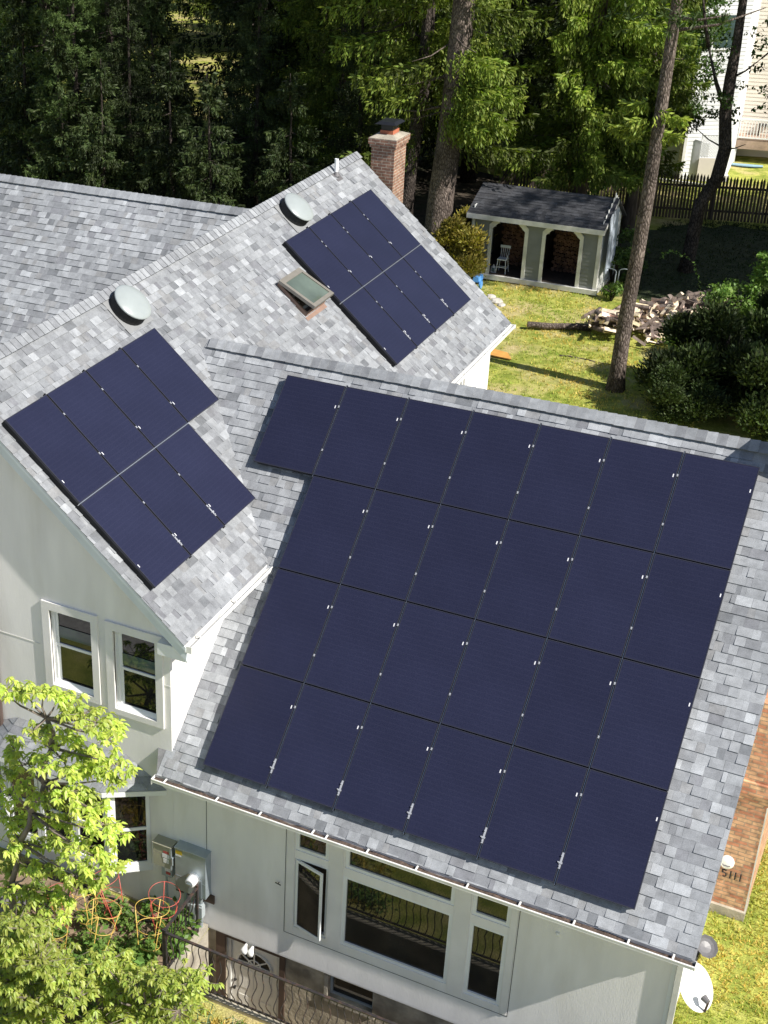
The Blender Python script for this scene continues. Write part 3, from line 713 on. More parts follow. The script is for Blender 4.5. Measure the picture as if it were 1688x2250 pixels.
# bay roof: three shingled facets
ez = -5.02; tz = -4.60
E0, E1, E2, E3 = Vector((-3.22, YS, ez)), Vector((-2.47, -5.24, ez)), Vector((-.48, -5.24, ez)), Vector((.36, YS, ez))
T1, T2 = Vector((-2.35, YS, tz)), Vector((-.36, YS, tz))
def facet(tl, tr, bl, br, seed, parent):
    rs = random.Random(seed); mb = MB(); n = (br - bl).cross(tl - bl).normalized()
    if n.z < 0: n = -n
    rows = 5
    for r in range(rows):
        a0, b0 = tl.lerp(bl, r / rows), tr.lerp(br, r / rows); a1, b1 = tl.lerp(bl, (r + 1) / rows), tr.lerp(br, (r + 1) / rows)
        L = max((b1 - a1).length, .05); x = 0
        while x < 1:
            w = rs.uniform(.13, .3) / L; x2 = min(1, x + w); t = rs.choices(TONES, TW)[0]; mb.col = tuple(c * .9 for c in t); h = rs.choice((.008, .012))
            q = [a0.lerp(b0, x) + n * .002, a0.lerp(b0, x2) + n * .002, a1.lerp(b1, x2) + n * h, a1.lerp(b1, x) + n * h]
            mb.add(q + [q[3] - n * .014, q[2] - n * .014], [(0, 1, 2, 3), (3, 2, 5, 4)]); x = x2 + .004 / L
    return mb.build('bay_roof', shingle, bayo, col=True)
facet(T1, T2, E1, E2, 1, bayo); facet(T2, T2 + Vector((.02, 0, -.01)), E2, E3, 2, bayo); facet(T1 - Vector((.02, 0, .01)), T1, E0, E1, 3, bayo)
mb = MB()
for a, b in ((E1, E2), (E2, E3), (E0, E1)):
    d = (b - a).normalized(); nn = Vector((d.y, -d.x, 0))
    mb.hexa([a - nn * .03 + Vector((0, 0, -.012)), b - nn * .03 + Vector((0, 0, -.012)), b + nn * .004 + Vector((0, 0, -.012)), a + nn * .004 + Vector((0, 0, -.012))],
            [a - nn * .03 + Vector((0, 0, -.10)), b - nn * .03 + Vector((0, 0, -.10)), b + nn * .004 + Vector((0, 0, -.10)), a + nn * .004 + Vector((0, 0, -.10))])
mb.build('bay_fascia', white, bayo)

# ================================================================== ROOF FITTINGS
def frame(o, x, y, z):
    Mx = Matrix.Identity(4)
    for i in range(3): Mx[i][0], Mx[i][1], Mx[i][2], Mx[i][3] = x[i], y[i], z[i], o[i]
    return Mx
def gpt(x, y, h=0): return Vector((x, y, zG(x))) + GN * h
def setmx(o, Mx): o.matrix_world = Mx
for (x, y), lab in (((-2.66, -.60), 'large round skylight dome low on the main ridge, nearer the camera'), ((-2.655, 5.72), 'round skylight dome beside the far solar array and the vent pipe')):
    d = thing('skylight_dome', (0, 0, 0), lab, 'skylight', 'round skylight domes on the main roof')
    setmx(d, frame(gpt(x, y), Vector((0, 1, 0)), -GV, GN))
    mb = MB(); r = .345; mb.lathe([(r * .9, .20), (r + .008, .205), (r + .01, .22), (r, .23), (r * .93, .245), (r * .74, .272), (r * .45, .29), (r * .2, .297), (.005, .299)], lambda p: p, 32); mb.build('dome', dome_m, d, smooth=True, local=True)
    mb = MB(); mb.lathe([(r * .97, -.01), (r * .97, .201)], lambda p: p, 28); mb.build('curb', black_m, d, local=True)
    mb = MB(); mb.box((-.38, -.38, .016), (.38, .40, .02)); mb.build('flashing', shingle_flash := mat('painted_flashing', (.24, .245, .25), .5, .08, 5), d, local=True)
# openable skylight
sk = thing('roof_window', (0, 0, 0), 'open roof window tilted up beside the far solar array', 'skylight')
Ssl = Matrix.Identity(4); setmx(sk, frame(gpt(-1.86, 3.84), Vector((0, 1, 0)), -GV, GN))
skf = mat('bronze_frame', (.19, .175, .15), .45, .1, 6); skw = mat('skylight_wood', (.24, .15, .105), .6, .15, 8)
hw, ln, hb = .40, .72, .075
mb = MB(); mb.box((-hw, -.02, 0), (hw, .03, hb)); mb.box((-hw, -ln, 0), (-hw + .05, -.02, hb)); mb.box((hw - .05, -ln, 0), (hw, -.02, hb)); mb.box((-hw, -ln - .05, 0), (hw, -ln, hb)); mb.build('curb', skw, sk, local=True)
mb = MB(); mb.box((-hw + .05, -ln, .004), (hw - .05, -.02, .012)); mb.build('opening', shed_dark, sk, local=True)
mb = MB(); mb.box((-hw - .03, -ln - .14, .006), (hw + .03, -ln - .05, .014)); mb.build('flashing', mat('copper_flashing', (.26, .17, .13), .5, .1, 5), sk, local=True)
an = rad(13); TK = lambda p: Vector((p.x, p.y * cos(an) + p.z * sin(an), hb + .01 + (-p.y) * sin(an) + p.z * cos(an)))
mb = MB(); w2 = hw + .03; l2 = ln + .08; fz = .06; b_ = .075
mb.box((-w2, -b_, 0), (w2, 0.04, fz), TK); mb.box((-w2, -l2, 0), (w2, -l2 + b_, fz), TK); mb.box((-w2, -l2 + b_, 0), (-w2 + b_, -b_, fz), TK); mb.box((w2 - b_, -l2 + b_, 0), (w2, -b_, fz), TK); mb.build('sash', skf, sk, local=True)
mb = MB(); mb.box((-w2 + b_ - .01, -l2 + b_ - .01, .03), (w2 - b_ + .01, -b_ + .01, .045), TK); mb.build('pane', sky_glass, sk, local=True)
mb = MB(); mb.bar(TK(Vector((0, -l2 + .05, .0))), Vector((0, -ln - .02, hb)), .012); mb.build('stay', alu, sk, local=True)
# vent pipe
b0 = gpt(-2.84, 8.24)
vp = thing('vent_pipe', b0, 'short white vent pipe near the top of the main roof', 'pipe')
mb = MB(); k = []
for rr, zz_ in ((.042, -.03), (.042, .36), (.034, .36), (.034, .30)): k.append((rr, zz_))
mb.lathe(k, lambda p: p, 18); mb.build('pipe', white, vp, local=True)
mb = MB(); mb.lathe([(.10, .004), (.075, .03), (.05, .085), (.044, .09)], lambda p: p, 18); mb.box((-.12, -.13, 0), (.14, .13, .008), lambda p: Vector((0, 1, 0)) * p.y + GV * p.x + GN * (p.z + .004)); mb.build('flashing', greybrown, vp, local=True)

# chimneys (parts of the house)
mb = MB(); mb.box((-2.70, 9.80, -6.9), (-2.16, 10.48, 1.30)); mb.box((-2.735, 9.765, 1.301), (-2.125, 10.515, 1.37)); mb.box((-2.76, 9.74, 1.371), (-2.10, 10.54, 1.50))
ch = mb.build('chimney', brick_old, house); ch['label'] = 'old red brick chimney at the far gable with a black cap'
mb = MB(); mb.hexa([(-2.755, 9.745, 1.50), (-2.105, 9.745, 1.50), (-2.105, 10.535, 1.50), (-2.755, 10.535, 1.50)], [(-2.62, 9.9, 1.56), (-2.24, 9.9, 1.56), (-2.24, 10.38, 1.56), (-2.62, 10.38, 1.56)]); mb.build('crown', concrete, ch)
mb = MB(); mb.box((-2.58, 9.96, 1.561), (-2.28, 10.32, 1.64)); mb.build('flue', terra, ch)
mb = MB(); mb.box((-2.565, 9.975, 1.641), (-2.295, 10.305, 1.78)); mb.hexa([(-2.68, 9.86, 1.781), (-2.18, 9.86, 1.781), (-2.18, 10.42, 1.781), (-2.68, 10.42, 1.781)], [(-2.60, 9.95, 1.83), (-2.26, 9.95, 1.83), (-2.26, 10.33, 1.83), (-2.60, 10.33, 1.83)]); mb.build('rain_cap', black, ch)
mb = MB()
xw, xe = 7.935, 8.445; ys, yn = -1.34, 2.14
mb.box((xw, ys, -6.63), (xe, yn, -4.66)); mb.box((xw, ys + .351, -6.95), (xe, yn, -6.6301))
mb.hexa([(xw, ys, -4.66), (xe, ys, -4.66), (xe, yn, -4.66), (xw, yn, -4.66)], [(xw, ys - .075, -4.45), (xe, ys - .075, -4.45), (xe, yn + .075, -4.45), (xw, yn + .075, -4.45)])
mb.box((xw, ys - .075, -4.449), (xe + .04, yn + .075, -4.25))
mb.box((xw, ys - .03, -4.249), (xe, yn + .03, -2.9))
mb.hexa([(xw, ys - .03, -2.9), (xe, ys - .03, -2.9), (xe, yn + .03, -2.9), (xw, yn + .03, -2.9)], [(xw, -.06, -1.7), (xe, -.06, -1.7), (xe, .86, -1.7), (xw, .86, -1.7)])
mb.box((xw, -.06, -1.7), (xe, .86, .85)); mb.box((xw - .03, -.09, .851), (xe + .03, .89, .98))
ch2 = mb.build('chimney', brick_new, house); ch2['label'] = 'tan and red brick chimney against the right gable wall'
mb = MB(); mb.box((xw, ys - .05, -6.95), (xe + .012, ys + .35, -6.631)); mb.build('footing', concrete, ch2)
mb = MB(); mb.box((xe - .012, ys - .006, -6.63), (xe + .006, ys + .012, -4.66)); mb.build('corner_joint', white_old, ch2)
# plaque and numerals on the chimney
pq = thing('wall_plaque', (8.06, ys, -5.82), 'white round moustached face plaque on the brick chimney', 'plaque')
mb = MB(); TPq = lambda p: Vector((p.x, -p.z, p.y * 1.18)); mb.lathe([(.105, 0), (.103, .02), (.08, .045), (.04, .055), (.004, .056)], TPq, 24); mb.build('disc', plaster, pq, smooth=True, local=True)
mb = MB()
mb.tube([(-.055, -.052, -.022), (-.03, -.06, -.036), (0, -.062, -.028), (.03, -.06, -.036), (.055, -.052, -.022)], .009, 6); mb.build('moustache', greybrown, pq, local=True)
for i, (chh, x) in enumerate((('5', 8.05), ('1', 8.14), ('1', 8.21), ('1', 8.285))):
    mb = MB(); z0, z1 = -6.095, -5.965; y = ys - .012
    if chh == '1': mb.box((x - .009, y - .006, z0), (x + .009, y + .006, z1))
    else:
        h_ = (z1 - z0)
        mb.bar((x - .03, y, z1 - .008), (x + .03, y, z1 - .008), .016, .012, up=(0, 1, 0)); mb.bar((x - .03, y, z1 - .008), (x - .03, y, z0 + h_ * .58), .016, .012, up=(0, 1, 0))
        mb.tube([Vector((x - .03, y, z0 + h_ * .58))] + [Vector((x + .0 + .035 * cos(a), y, z0 + h_ * .30 + .038 * sin(a))) for a in np.linspace(pi / 2, -pi / 2 * 1.3, 9)], .008, 6)
    o = mb.build('house_number', black_m); tag(o, ['black numeral five on the brick chimney under the plaque', 'black numeral one next to the five on the chimney', 'black middle numeral one of the three on the chimney', 'black numeral one nearest the chimney corner'][i], 'house number', 'iron house numerals on the chimney')

# ================================================================== SOLAR ARRAYS
PW, PH, HP = 1.05, 1.6037, 1.6037
def make_panel():
    t = thing('solar_panel', (0, 0, 0), 'x', 'solar panel', 'solar panels on the house roofs')
    w, h = (PW - .028) / 2, (HP - .018) / 2; d = .036; f = .012
    mb = MB(); mb.box((-w, -h, -d), (-w + f, h, 0)); mb.box((w - f, -h, -d), (w, h, 0)); mb.box((-w + f, -h, -d), (w - f, -h + f, 0)); mb.box((-w + f, h - f, -d), (w - f, h, 0)); mb.build('frame', frame_m, t, local=True)
    mb = MB(); mb.box((-w + f, -h + f, -.012), (w - f, h - f, -.0025)); mb.build('cells', pv, t, local=True)
    mb = MB(); mb.box((w - .048, h - .41, -.0022), (w - .033, h - .36, -.0012)); mb.build('tag', wax_w, t, local=True)
    return t
p0 = make_panel(); first = [True]
ORD = ['first', 'second', 'third', 'fourth', 'fifth', 'sixth', 'seventh']
def place_panel(c, x, y, z, label, group):
    if first[0]: o = p0; first[0] = False; o['label'] = label
    else: o = dup(p0, (0, 0, 0), 0, label)
    o['group'] = group
    o.matrix_world = frame(c, x, y, z)
ROWN = ['top row', 'second row', 'third row', 'bottom row']
for r in range(4):
    cols = range(0, 7) if r == 0 else range(1, 7)
    for c in cols:
        k = c - (0 if r == 0 else 1); n = 7 if r == 0 else 6
        posn = 'at the left end' if k == 0 else ('at the right end' if k == n - 1 else ORD[k] + ' from the left')
        place_panel(FU * ((c + .5) * PW) + FV * ((r + .5) * HP), FU, -FV, FN, 'black panel in the %s of the large front array, %s' % (ROWN[r], posn), 'panels of the large front array')
GYB = 9.264; GJB = -.098
for arr, off, j0, name in (('a', 0, 0, 'near main roof array'), ('b', GYB, GJB, 'far main roof array')):
    for r in range(2):
        cs_ = range(0, 4) if (r == 0 or arr == 'b') else range(1, 4)
        for c in cs_:
            n = len(cs_); k = c - cs_[0]
            posn = 'farthest from the camera' if k == 0 else ('nearest the camera' if k == n - 1 else ('second from its far end' if k == 1 else 'third from its far end'))
            if n == 3 and k == 1: posn = 'in the middle'
            cen = OA + GU * ((c + .5) * PW - off) + GV * (j0 + (r + .5) * HP)
            place_panel(cen, GU, GV, GN, 'black panel, %s row of the %s, %s' % (('upper', 'lower')[r], name, posn), 'panels of the ' + name)
# rails in the gaps
def rail(c0, v, u, n, L, clamps, label, group, bracket=True, m=black, lip=True):
    t = thing('mounting_rail', (0, 0, 0), label, 'rail', group)
    t.matrix_world = frame(c0, u, -v, n) if u.cross(-v).dot(n) > 0 else frame(c0, -u, -v, n)
    mb = MB(); mb.box((-.010, -L, -.06), (-.004, .02, -.012)); mb.box((.004, -L, -.06), (.010, .02, -.012)); mb.box((-.004, -L, -.06), (.004, .02, -.05)); mb.build('rail', m, t, local=True)
    if lip:
        mb = MB(); mb.box((-.0035, -L, -.0505), (.0022, .02, -.016)); mb.build('lip', alu, t, local=True)
    for y in clamps:
        mb = MB(); mb.box((-.011, -y - .018, -.012), (.011, -y + .018, .004)); mb.tube([(0, -y, .004), (0, -y, .009)], .007, 8); mb.build('clamp', alu_w, t, local=True)
    if bracket:
        y = L - .34
        mb = MB(); mb.box((-.013, -y - .12, -.02), (.013, -y + .10, .002)); mb.box((-.024, -y - .055, .002), (.024, -y - .03, .012)); mb.tube([(-.004, -y + .05, .002), (-.004, -y + .05, .024)], .010, 8); mb.box((-.04, -y - .045, -.01), (-.016, -y - .03, .016)); mb.tube([(0, -y - .09, .002), (0, -y - .09, .016)], .009, 8); mb.build('splice_bracket', alu_w, t, local=True)
    mb = MB()
    for y in np.arange(.3, L, 1.2): mb.box((-.02, -y - .03, -.118), (.02, -y + .03, -.06))
    mb.build('foot', black_m, t, local=True)
    return t
for c in range(1, 7):
    L = (1 if c == 1 else 4) * HP
    cl = [k * HP + q for k in range(1 if c == 1 else 4) for q in (.38, 1.16) if not (k == 3 and q > 1)]
    rail(FU * (c * PW), FV, FU, FN, L + .02, cl, 'black mounting rail in the large front array, %s gap from the left' % ORD[c - 1], 'rails of the large front array', bracket=c > 1)
for arr, off, j0, cs_, name in (('a', 0, 0, (1, 2, 3), 'near main roof array'), ('b', GYB, GJB, (1, 2, 3), 'far main roof array')):
    for i, c in enumerate(cs_):
        L = HP * (1 if arr == 'a' and c == 1 else 2)
        cl = [q for q in (.40, .52, 1.18, HP + .40, HP + .55) if q < L]
        rail(OA + GU * (c * PW - off) + GV * j0, GV, GU, GN, L + .01, cl if arr == 'b' else cl[::2], 'mounting rail in the %s, %s' % (name, ('far gap', 'middle gap', 'near gap')[i]), 'rails of the ' + name, bracket=not (arr == 'a' and c == 1), lip=(arr == 'a'))
    a = OA + GU * (0 - off + (PW if arr == 'a' else 0)) + GV * (j0 + HP)
    L = PW * (3 if arr == 'a' else 4)
    mb = MB(); mb.box((-.005, -L, -.05), (.005, 0, -.004)); o = mb.build('array_cross_rail', alu, None); o.matrix_world = frame(a, -GV, -GU, GN) if (-GV).cross(-GU).dot(GN) > 0 else frame(a, GV, -GU, GN)
    tag(o, 'thin pale cross rail between the rows of the %s' % name, 'rail')

# black mesh guards closing the gap under the array edges
def skirt(pts, n, label):
    mb = MB()
    for a, b in pts:
        a, b = Vector(a), Vector(b); t = (b - a).normalized().cross(n) * .002
        mb.hexa([a - n * .034 - t, b - n * .034 - t, b - n * .034 + t, a - n * .034 + t], [a - n * .139 - t, b - n * .139 - t, b - n * .139 + t, a - n * .139 + t])
    tag(mb.build('array_guard', black_m), label, 'guard')
fp = lambda c, r, i=.02: FU * (c * PW) + FV * (r * HP)
e_ = .035
skirt([(fp(0 , 0) + FU * e_, fp(0, 1) + FU * e_ - FV * e_), (fp(0, 1) + FU * e_ - FV * e_, fp(1, 1) + FU * e_ - FV * e_), (fp(1, 1) + FU * e_ - FV * e_, fp(1, 4) + FU * e_ - FV * e_), (fp(1, 4) + FU * e_ - FV * e_, fp(7, 4) - FU * e_ - FV * e_), (fp(7, 4) - FU * e_ - FV * e_, fp(7, 0) - FU * e_)], FN, 'black mesh guard around the lower edges of the large front array')
def gp(c, r, off, j0): return OA + GU * (c * PW - off) + GV * (j0 + r * HP)
for off, j0, c0_, lab in ((0, 0, 1, 'black mesh guard around the left array on the main roof'), (GYB, GJB, 0, 'black mesh guard around the far array on the main roof')):
    pa = gp(4, 0, off, j0) - GU * e_; pb = gp(4, 2, off, j0) - GU * e_ - GV * e_; pc = gp(c0_, 2, off, j0) + GU * e_ - GV * e_
    skirt([(pa, pb), (pb, pc)], GN, lab)

# ================================================================== WALL FITTINGS
def on_wall(name, loc, label, cat, group=None): return thing(name, loc, label, cat, group)
db = on_wall('disconnect_box', (.36, YS, -6.16), 'tan grey electrical disconnect box with red and white stickers', 'electrical box')
mb = MB(); mb.box((-.16, -.18, -.23), (.16, 0, .20)); mb.box((-.17, -.20, .201), (.17, 0, .215)); mb.build('box', olive_enam, db, local=True)
mb = MB(); mb.box((.14, -.192, -.23), (.168, -.17, .20)); mb.tube([(.185, -.09, .02), (.185, -.19, .02), (.185, -.19, -.12)], .014, 8); mb.build('handle', galv, db, local=True)
mb = MB(); mb.box((.02, -.184, .06), (.12, -.1805, .105)); mb.build('red_label', tag_r, db, local=True)
mb = MB(); mb.box((.0, -.184, -.03), (.13, -.1805, .045)); mb.box((.02, -.184, -.13), (.12, -.1805, -.05)); mb.build('white_label', tag_w, db, local=True)
mb = MB(); mb.box((-.06, -.11, -.47), (.12, 0, -.231)); mb.tube([(0, -.06, -1.3), (0, -.06, -.47)], .02, 8); mb.build('lower_box', grey_enam, db, local=True)
mb = MB(); mb.box((.0, -.114, -.36), (.10, -.1105, -.27)); mb.build('white_label', tag_w, db, local=True)
mb = MB(); mb.box((.02, -.114, -.42), (.10, -.1105, -.37)); mb.build('red_label', tag_r, db, local=True)
mp = on_wall('meter_panel', (.855, YS, -6.33), 'large grey electric meter panel with round glass meter', 'electrical box')
mb = MB(); mb.box((-.265, -.18, -.41), (.265, 0, .42)); mb.box((-.275, -.195, .421), (.275, 0, .435)); mb.box((.11, -.188, -.41), (.20, -.181, -.06)); mb.box((-.265, -.184, -.12), (.265, -.1805, -.115)); mb.build('cabinet', galv, mp, local=True)
mb = MB(); mb.lathe([(.088, .0), (.088, .07), (.082, .13), (.06, .15), (.004, .152)], lambda p: Vector((.06 + p.x, -.18 - p.z, -.06 + p.y)), 22); mb.build('meter', wax_w, mp, smooth=True, local=True)
mb = MB(); mb.lathe([(.06, .151), (.004, .156)], lambda p: Vector((.06 + p.x, -.18 - p.z, -.06 + p.y)), 18); mb.box((.02, -.345, -.07), (.10, -.338, -.045)); mb.build('dial', galv, mp, local=True)
mb = MB(); mb.lathe([(.11, .0), (.11, .03)], lambda p: Vector((.06 + p.x, -.18 - p.z, -.06 + p.y)), 22); mb.build('meter_ring', alu, mp, local=True)
mb = MB(); mb.box((-.255, -.1845, .31), (-.14, -.181, .385)); mb.build('yellow_label', tag_y, mp, local=True)
mb = MB(); mb.box((-.255, -.1845, .27), (-.16, -.181, .305)); mb.build('white_label', tag_w, mp, local=True)
mb = MB()
for x, y in ((-.14, -.09), (.0, -.10), (.14, -.10)): mb.tube([(x, y, -1.35), (x, y, -.41)], .03, 10)
mb.build('conduit', galv, mp, local=True)
mb = MB()
for x in (.0, .14): mb.box((x - .045, -.16, -.86), (x + .045, -.05, -.64)); mb.box((x - .035, -.145, -.64), (x + .035, -.06, -.60))
mb.build('conduit_body', grey_enam, mp, local=True)
mb = MB(); mb.box((-.35, -.03, -.60), (.33, -.002, -.44)); mb.build('backboard', woodbrown, mp, local=True)
sd = on_wall('satellite_dish', (7.96, -4.30, -5.66), 'white round satellite dish on the right wall corner', 'satellite dish')
dn = Vector((.60, -.42, .60)).normalized(); dq = dn.to_track_quat('Z', 'Y')
cD = Vector((.20, -.02, .06)); TD = lambda p: cD + dq @ Vector((p.x * .78, p.y, p.z))
mb = MB(); mb.lathe([(.005, .0), (.12, .008), (.22, .03), (.325, .065), (.33, .061), (.22, .02), (.12, -.006), (.005, -.012)], TD, 36); mb.build('reflector', plaster, sd, smooth=True, local=True)
mb = MB(); mb.bar((0, 0, 0), cD + dn * -.02, .05); mb.build('mount', galv, sd, local=True)
mb = MB(); a0 = TD(Vector((0, -.33, .06))); mb.bar(a0, cD + dn * .2 + dq @ Vector((0, -.2, 0)), .03); mb.build('arm', brown_metal, sd, local=True)
mb = MB(); mb.tube([cD + dn * .2 + dq @ Vector((0, -.2, 0)), cD + dn * .14 + dq @ Vector((0, -.13, 0))], [.035, .05], 10); mb.build('feed_horn', greybrown, sd, local=True)
gd = on_wall('satellite_dish', (7.95, -4.3, -4.95), 'small grey dish seen from behind with white cable, past the gutter end', 'satellite dish')
dn2 = Vector((.45, -.35, .8)).normalized(); dq2 = dn2.to_track_quat('Z', 'Y'); cD2 = Vector((.26, 0, .06)); TD2 = lambda p: cD2 + dq2 @ Vector((p.x, p.y, p.z))
mb = MB(); mb.lathe([(.004, -.02), (.08, -.01), (.12, .010), (.155, .036), (.155, .041), (.12, .015), (.08, -.002), (.004, -.012)], TD2, 10); mb.build('reflector', greybrown, gd, local=True)
mb = MB(); mb.hexa([(0.02, -.05, -.12), (.2, -.16, -.10), (.22, -.02, -.10), (.02, .04, -.12)], [(0.02, -.05, .02), (.2, -.16, -.02), (.22, -.02, .05), (.02, .04, .06)]); mb.build('bracket', black, gd, local=True)
mb = MB(); mb.tube([(.02, -.02, .1), (.1, -.10, .10), (.17, -.19, .03), (.10, -.22, -.03), (.02, -.16, .0)], .012, 8); mb.build('cable', white, gd, local=True)
fl_ = on_wall('flood_light', (1.80, -4.66, -7.50), 'white twin flood light over the basement door', 'light')
mb = MB(); mb.box((-.07, -.05, -.06), (.07, 0.05, .06)); mb.build('base', white_old, fl_, local=True)
for sx_ in (-.06, .05):
    mb = MB(); mb.lathe([(.02, 0), (.03, .05), (.055, .12), (.055, .15), (.004, .155)], lambda p: Vector((sx_ + p.x, -.06 - p.z * .6 + p.y * .4, -.02 + p.y * .8 - p.z * .55)), 14); mb.build('lamp', plaster, fl_, smooth=True, local=True)
ws = MB(); ws.lathe([(.028, 0), (.028, .03), (.004, .045)], lambda p: Vector((6.41 + p.x, YS - p.z, -5.13 + p.y)), 14); tag(ws.build('wall_sensor', plaster), 'tiny white sensor on the wall under the gutter', 'sensor')
wh = MB(); wh.tube([(2.28, YS, -6.02), (2.28, YS - .04, -6.02), (2.24, YS - .05, -6.0), (2.33, YS - .05, -6.02)], .008, 6); tag(wh.build('wall_hook', black), 'small dark hook on the wall left of the casement', 'hook')
# ================================================================== GARDEN HARDWARE
G0 = -7.5
mb = MB()
mb.hexa([(.93, -6.02, -9.7), (1.075, -6.02, -9.7), (1.075, -4.74, -9.7), (.93, -4.74, -9.7)], [(.93, -6.02, -7.46), (1.075, -6.02, -7.46), (1.075, -4.74, -7.40), (.93, -4.74, -7.40)])
rw = mb.build('retaining_wall', concrete); tag(rw, 'stained concrete side wall of the basement stairwell, lit beside the door', 'wall')
mb = MB(); mb.hexa([(1.08, -6.02, -9.7), (8.6, -6.02, -9.7), (8.6, -5.87, -9.7), (1.08, -5.87, -9.7)], [(1.08, -6.02, -7.44), (8.6, -6.02, -7.44), (8.6, -5.87, -7.46), (1.08, -5.87, -7.46)])
tag(mb.build('retaining_wall', concrete), 'concrete front wall of the basement stairwell under the railing', 'wall')
rl = thing('iron_railing', (1.0, -5.98, G0), 'dark wrought iron railing with wavy balusters around the stairwell', 'railing')
def railing_run(a, b, n):
    a = Vector(a); b = Vector(b)
    mb = MB(); mb.bar(a + Vector((0, 0, .92)), b + Vector((0, 0, .92)), .042, .022); mb.build('top_rail', iron, rl)
    mb = MB(); mb.bar(a + Vector((0, 0, .10)), b + Vector((0, 0, .10)), .03, .02); mb.build('bottom_rail', iron, rl)
    d = (b - a).normalized(); q = Vector((d.y, -d.x, 0))
    for i in range(1, n):
        p = a.lerp(b, i / n); pts = []
        for k in range(13):
            t = k / 12; z = .11 + .80 * t
            pts.append(p + Vector((0, 0, z)) + q * (.10 * math.exp(-((t - .32) / .2) ** 2)) + d * (.022 * sin(t * 4 * pi) * (1 if i % 2 else .7)))
        mb = MB(); mb.tube(pts, .0085, 5, cap=False); mb.build('baluster', iron, rl, smooth=True)
    for p in (a, b):
        mb = MB(); mb.bar(p + Vector((0, 0, -.05)), p + Vector((0, 0, .97)), .035); mb.build('post', iron, rl)
railing_run((1.0, -4.95, -7.42), (1.0, -5.98, -7.45), 9)
railing_run((1.03, -5.98, -7.45), (6.6, -5.98, -7.45), 48)
# concrete steps of the stairwell are hidden; tomato cages
def make_cage(m, name, label, loc, rz):
    t = thing(name, loc, label, 'plant cage', 'tomato cages in the garden bed', rz)
    for z, r in ((.95, .26), (.62, .22), (.30, .17)):
        mb = MB(); mb.tube([(r * cos(a), r * sin(a), z) for a in np.linspace(0, 2 * pi, 25)], .005, 6, cap=False); mb.build('ring', m, t, smooth=True, local=True)
    for k in range(3):
        a = k * 2 * pi / 3 + .4
        mb = MB(); mb.tube([(.26 * cos(a), .26 * sin(a), .96), (.17 * cos(a), .17 * sin(a), .3), (.11 * cos(a), .11 * sin(a), -.15)], .0075, 6); mb.build('stake', m, t, smooth=True, local=True)
    return t
for x, y, m, lab, rz, sc in ((-.14, -6.18, plastic_yel, 'yellow tomato cage near the middle of the garden bed', .3, 1.0), (.60, -5.80, plastic_yel, 'yellow tomato cage beside the iron railing', 1.2, 1.0), (-.52, -5.70, plastic_yel, 'yellow tomato cage close to the bay window', .8, .9), (-.66, -6.42, plastic_yel, 'yellow tomato cage half hidden by the leaning tree', .1, .8),
                         (-.18, -5.38, plastic_red, 'red tomato cage under the bay window', .5, .95), (.48, -5.16, plastic_red, 'red tomato cage below the electrical boxes', 1.7, .95), (-.85, -5.85, plastic_red, 'red tomato cage behind the tree leaves', .9, .8),
                         (1.55, -6.45, plastic_grn, 'dark green plant cage below the front railing, at its left', .2, .5), (2.0, -6.6, plastic_grn, 'dark green plant cage below the front railing, in the middle', .9, .5), (2.5, -6.75, plastic_grn, 'dark green plant cage below the front railing, at its right', 1.4, .5)):
    o = make_cage(m, 'tomato_cage', lab, (x, y, gz(x, y) + .03), rz); o.scale = (sc,) * 3; o.rotation_euler = (random.uniform(-.25, .25), random.uniform(-.25, .25), rz)
pt = thing('plant_pot', (-1.75, -6.05, gz(-1.7, -6) + .04), 'grey plant pot half hidden under the tree', 'pot')
mb = MB(); mb.lathe([(.15, 0), (.21, .30), (.225, .30), (.225, .34), (.195, .34), (.19, .26), (.004, .26)], lambda p: p, 22); mb.build('pot', potm, pt, smooth=False, local=True)
hs = MB(); hs.tube([(-2.3 + i * .12, -4.95 + .06 * sin(i * .9) - (.0 if i < 14 else (i - 14) * .02), G0 + .07) for i in range(26)], .022, 7); tag(hs.build('garden_hose', black, smooth=True), 'dark garden hose lying along the foot of the house wall', 'hose')

# ================================================================== SHED
sh = thing('garden_shed', (-3.3, 26.8, GZ), 'grey open fronted garden shed with two arched white trimmed openings', 'shed')
SX0, SX1, SY, SYB = -5.42, -1.12, 25.70, 28.1; sz0, sz1 = -6.58, -4.62
O1 = (-4.72, -3.62); O2 = (-2.92, -1.80)
def arch(o, inset, zb, zt=-4.70, ch=.30):
    a, b = o[0] - inset, o[1] + inset
    return [(a, zb), (b, zb), (b, zt + inset - ch), (b - ch, zt + inset), (a + ch, zt + inset), (a, zt + inset - ch)]
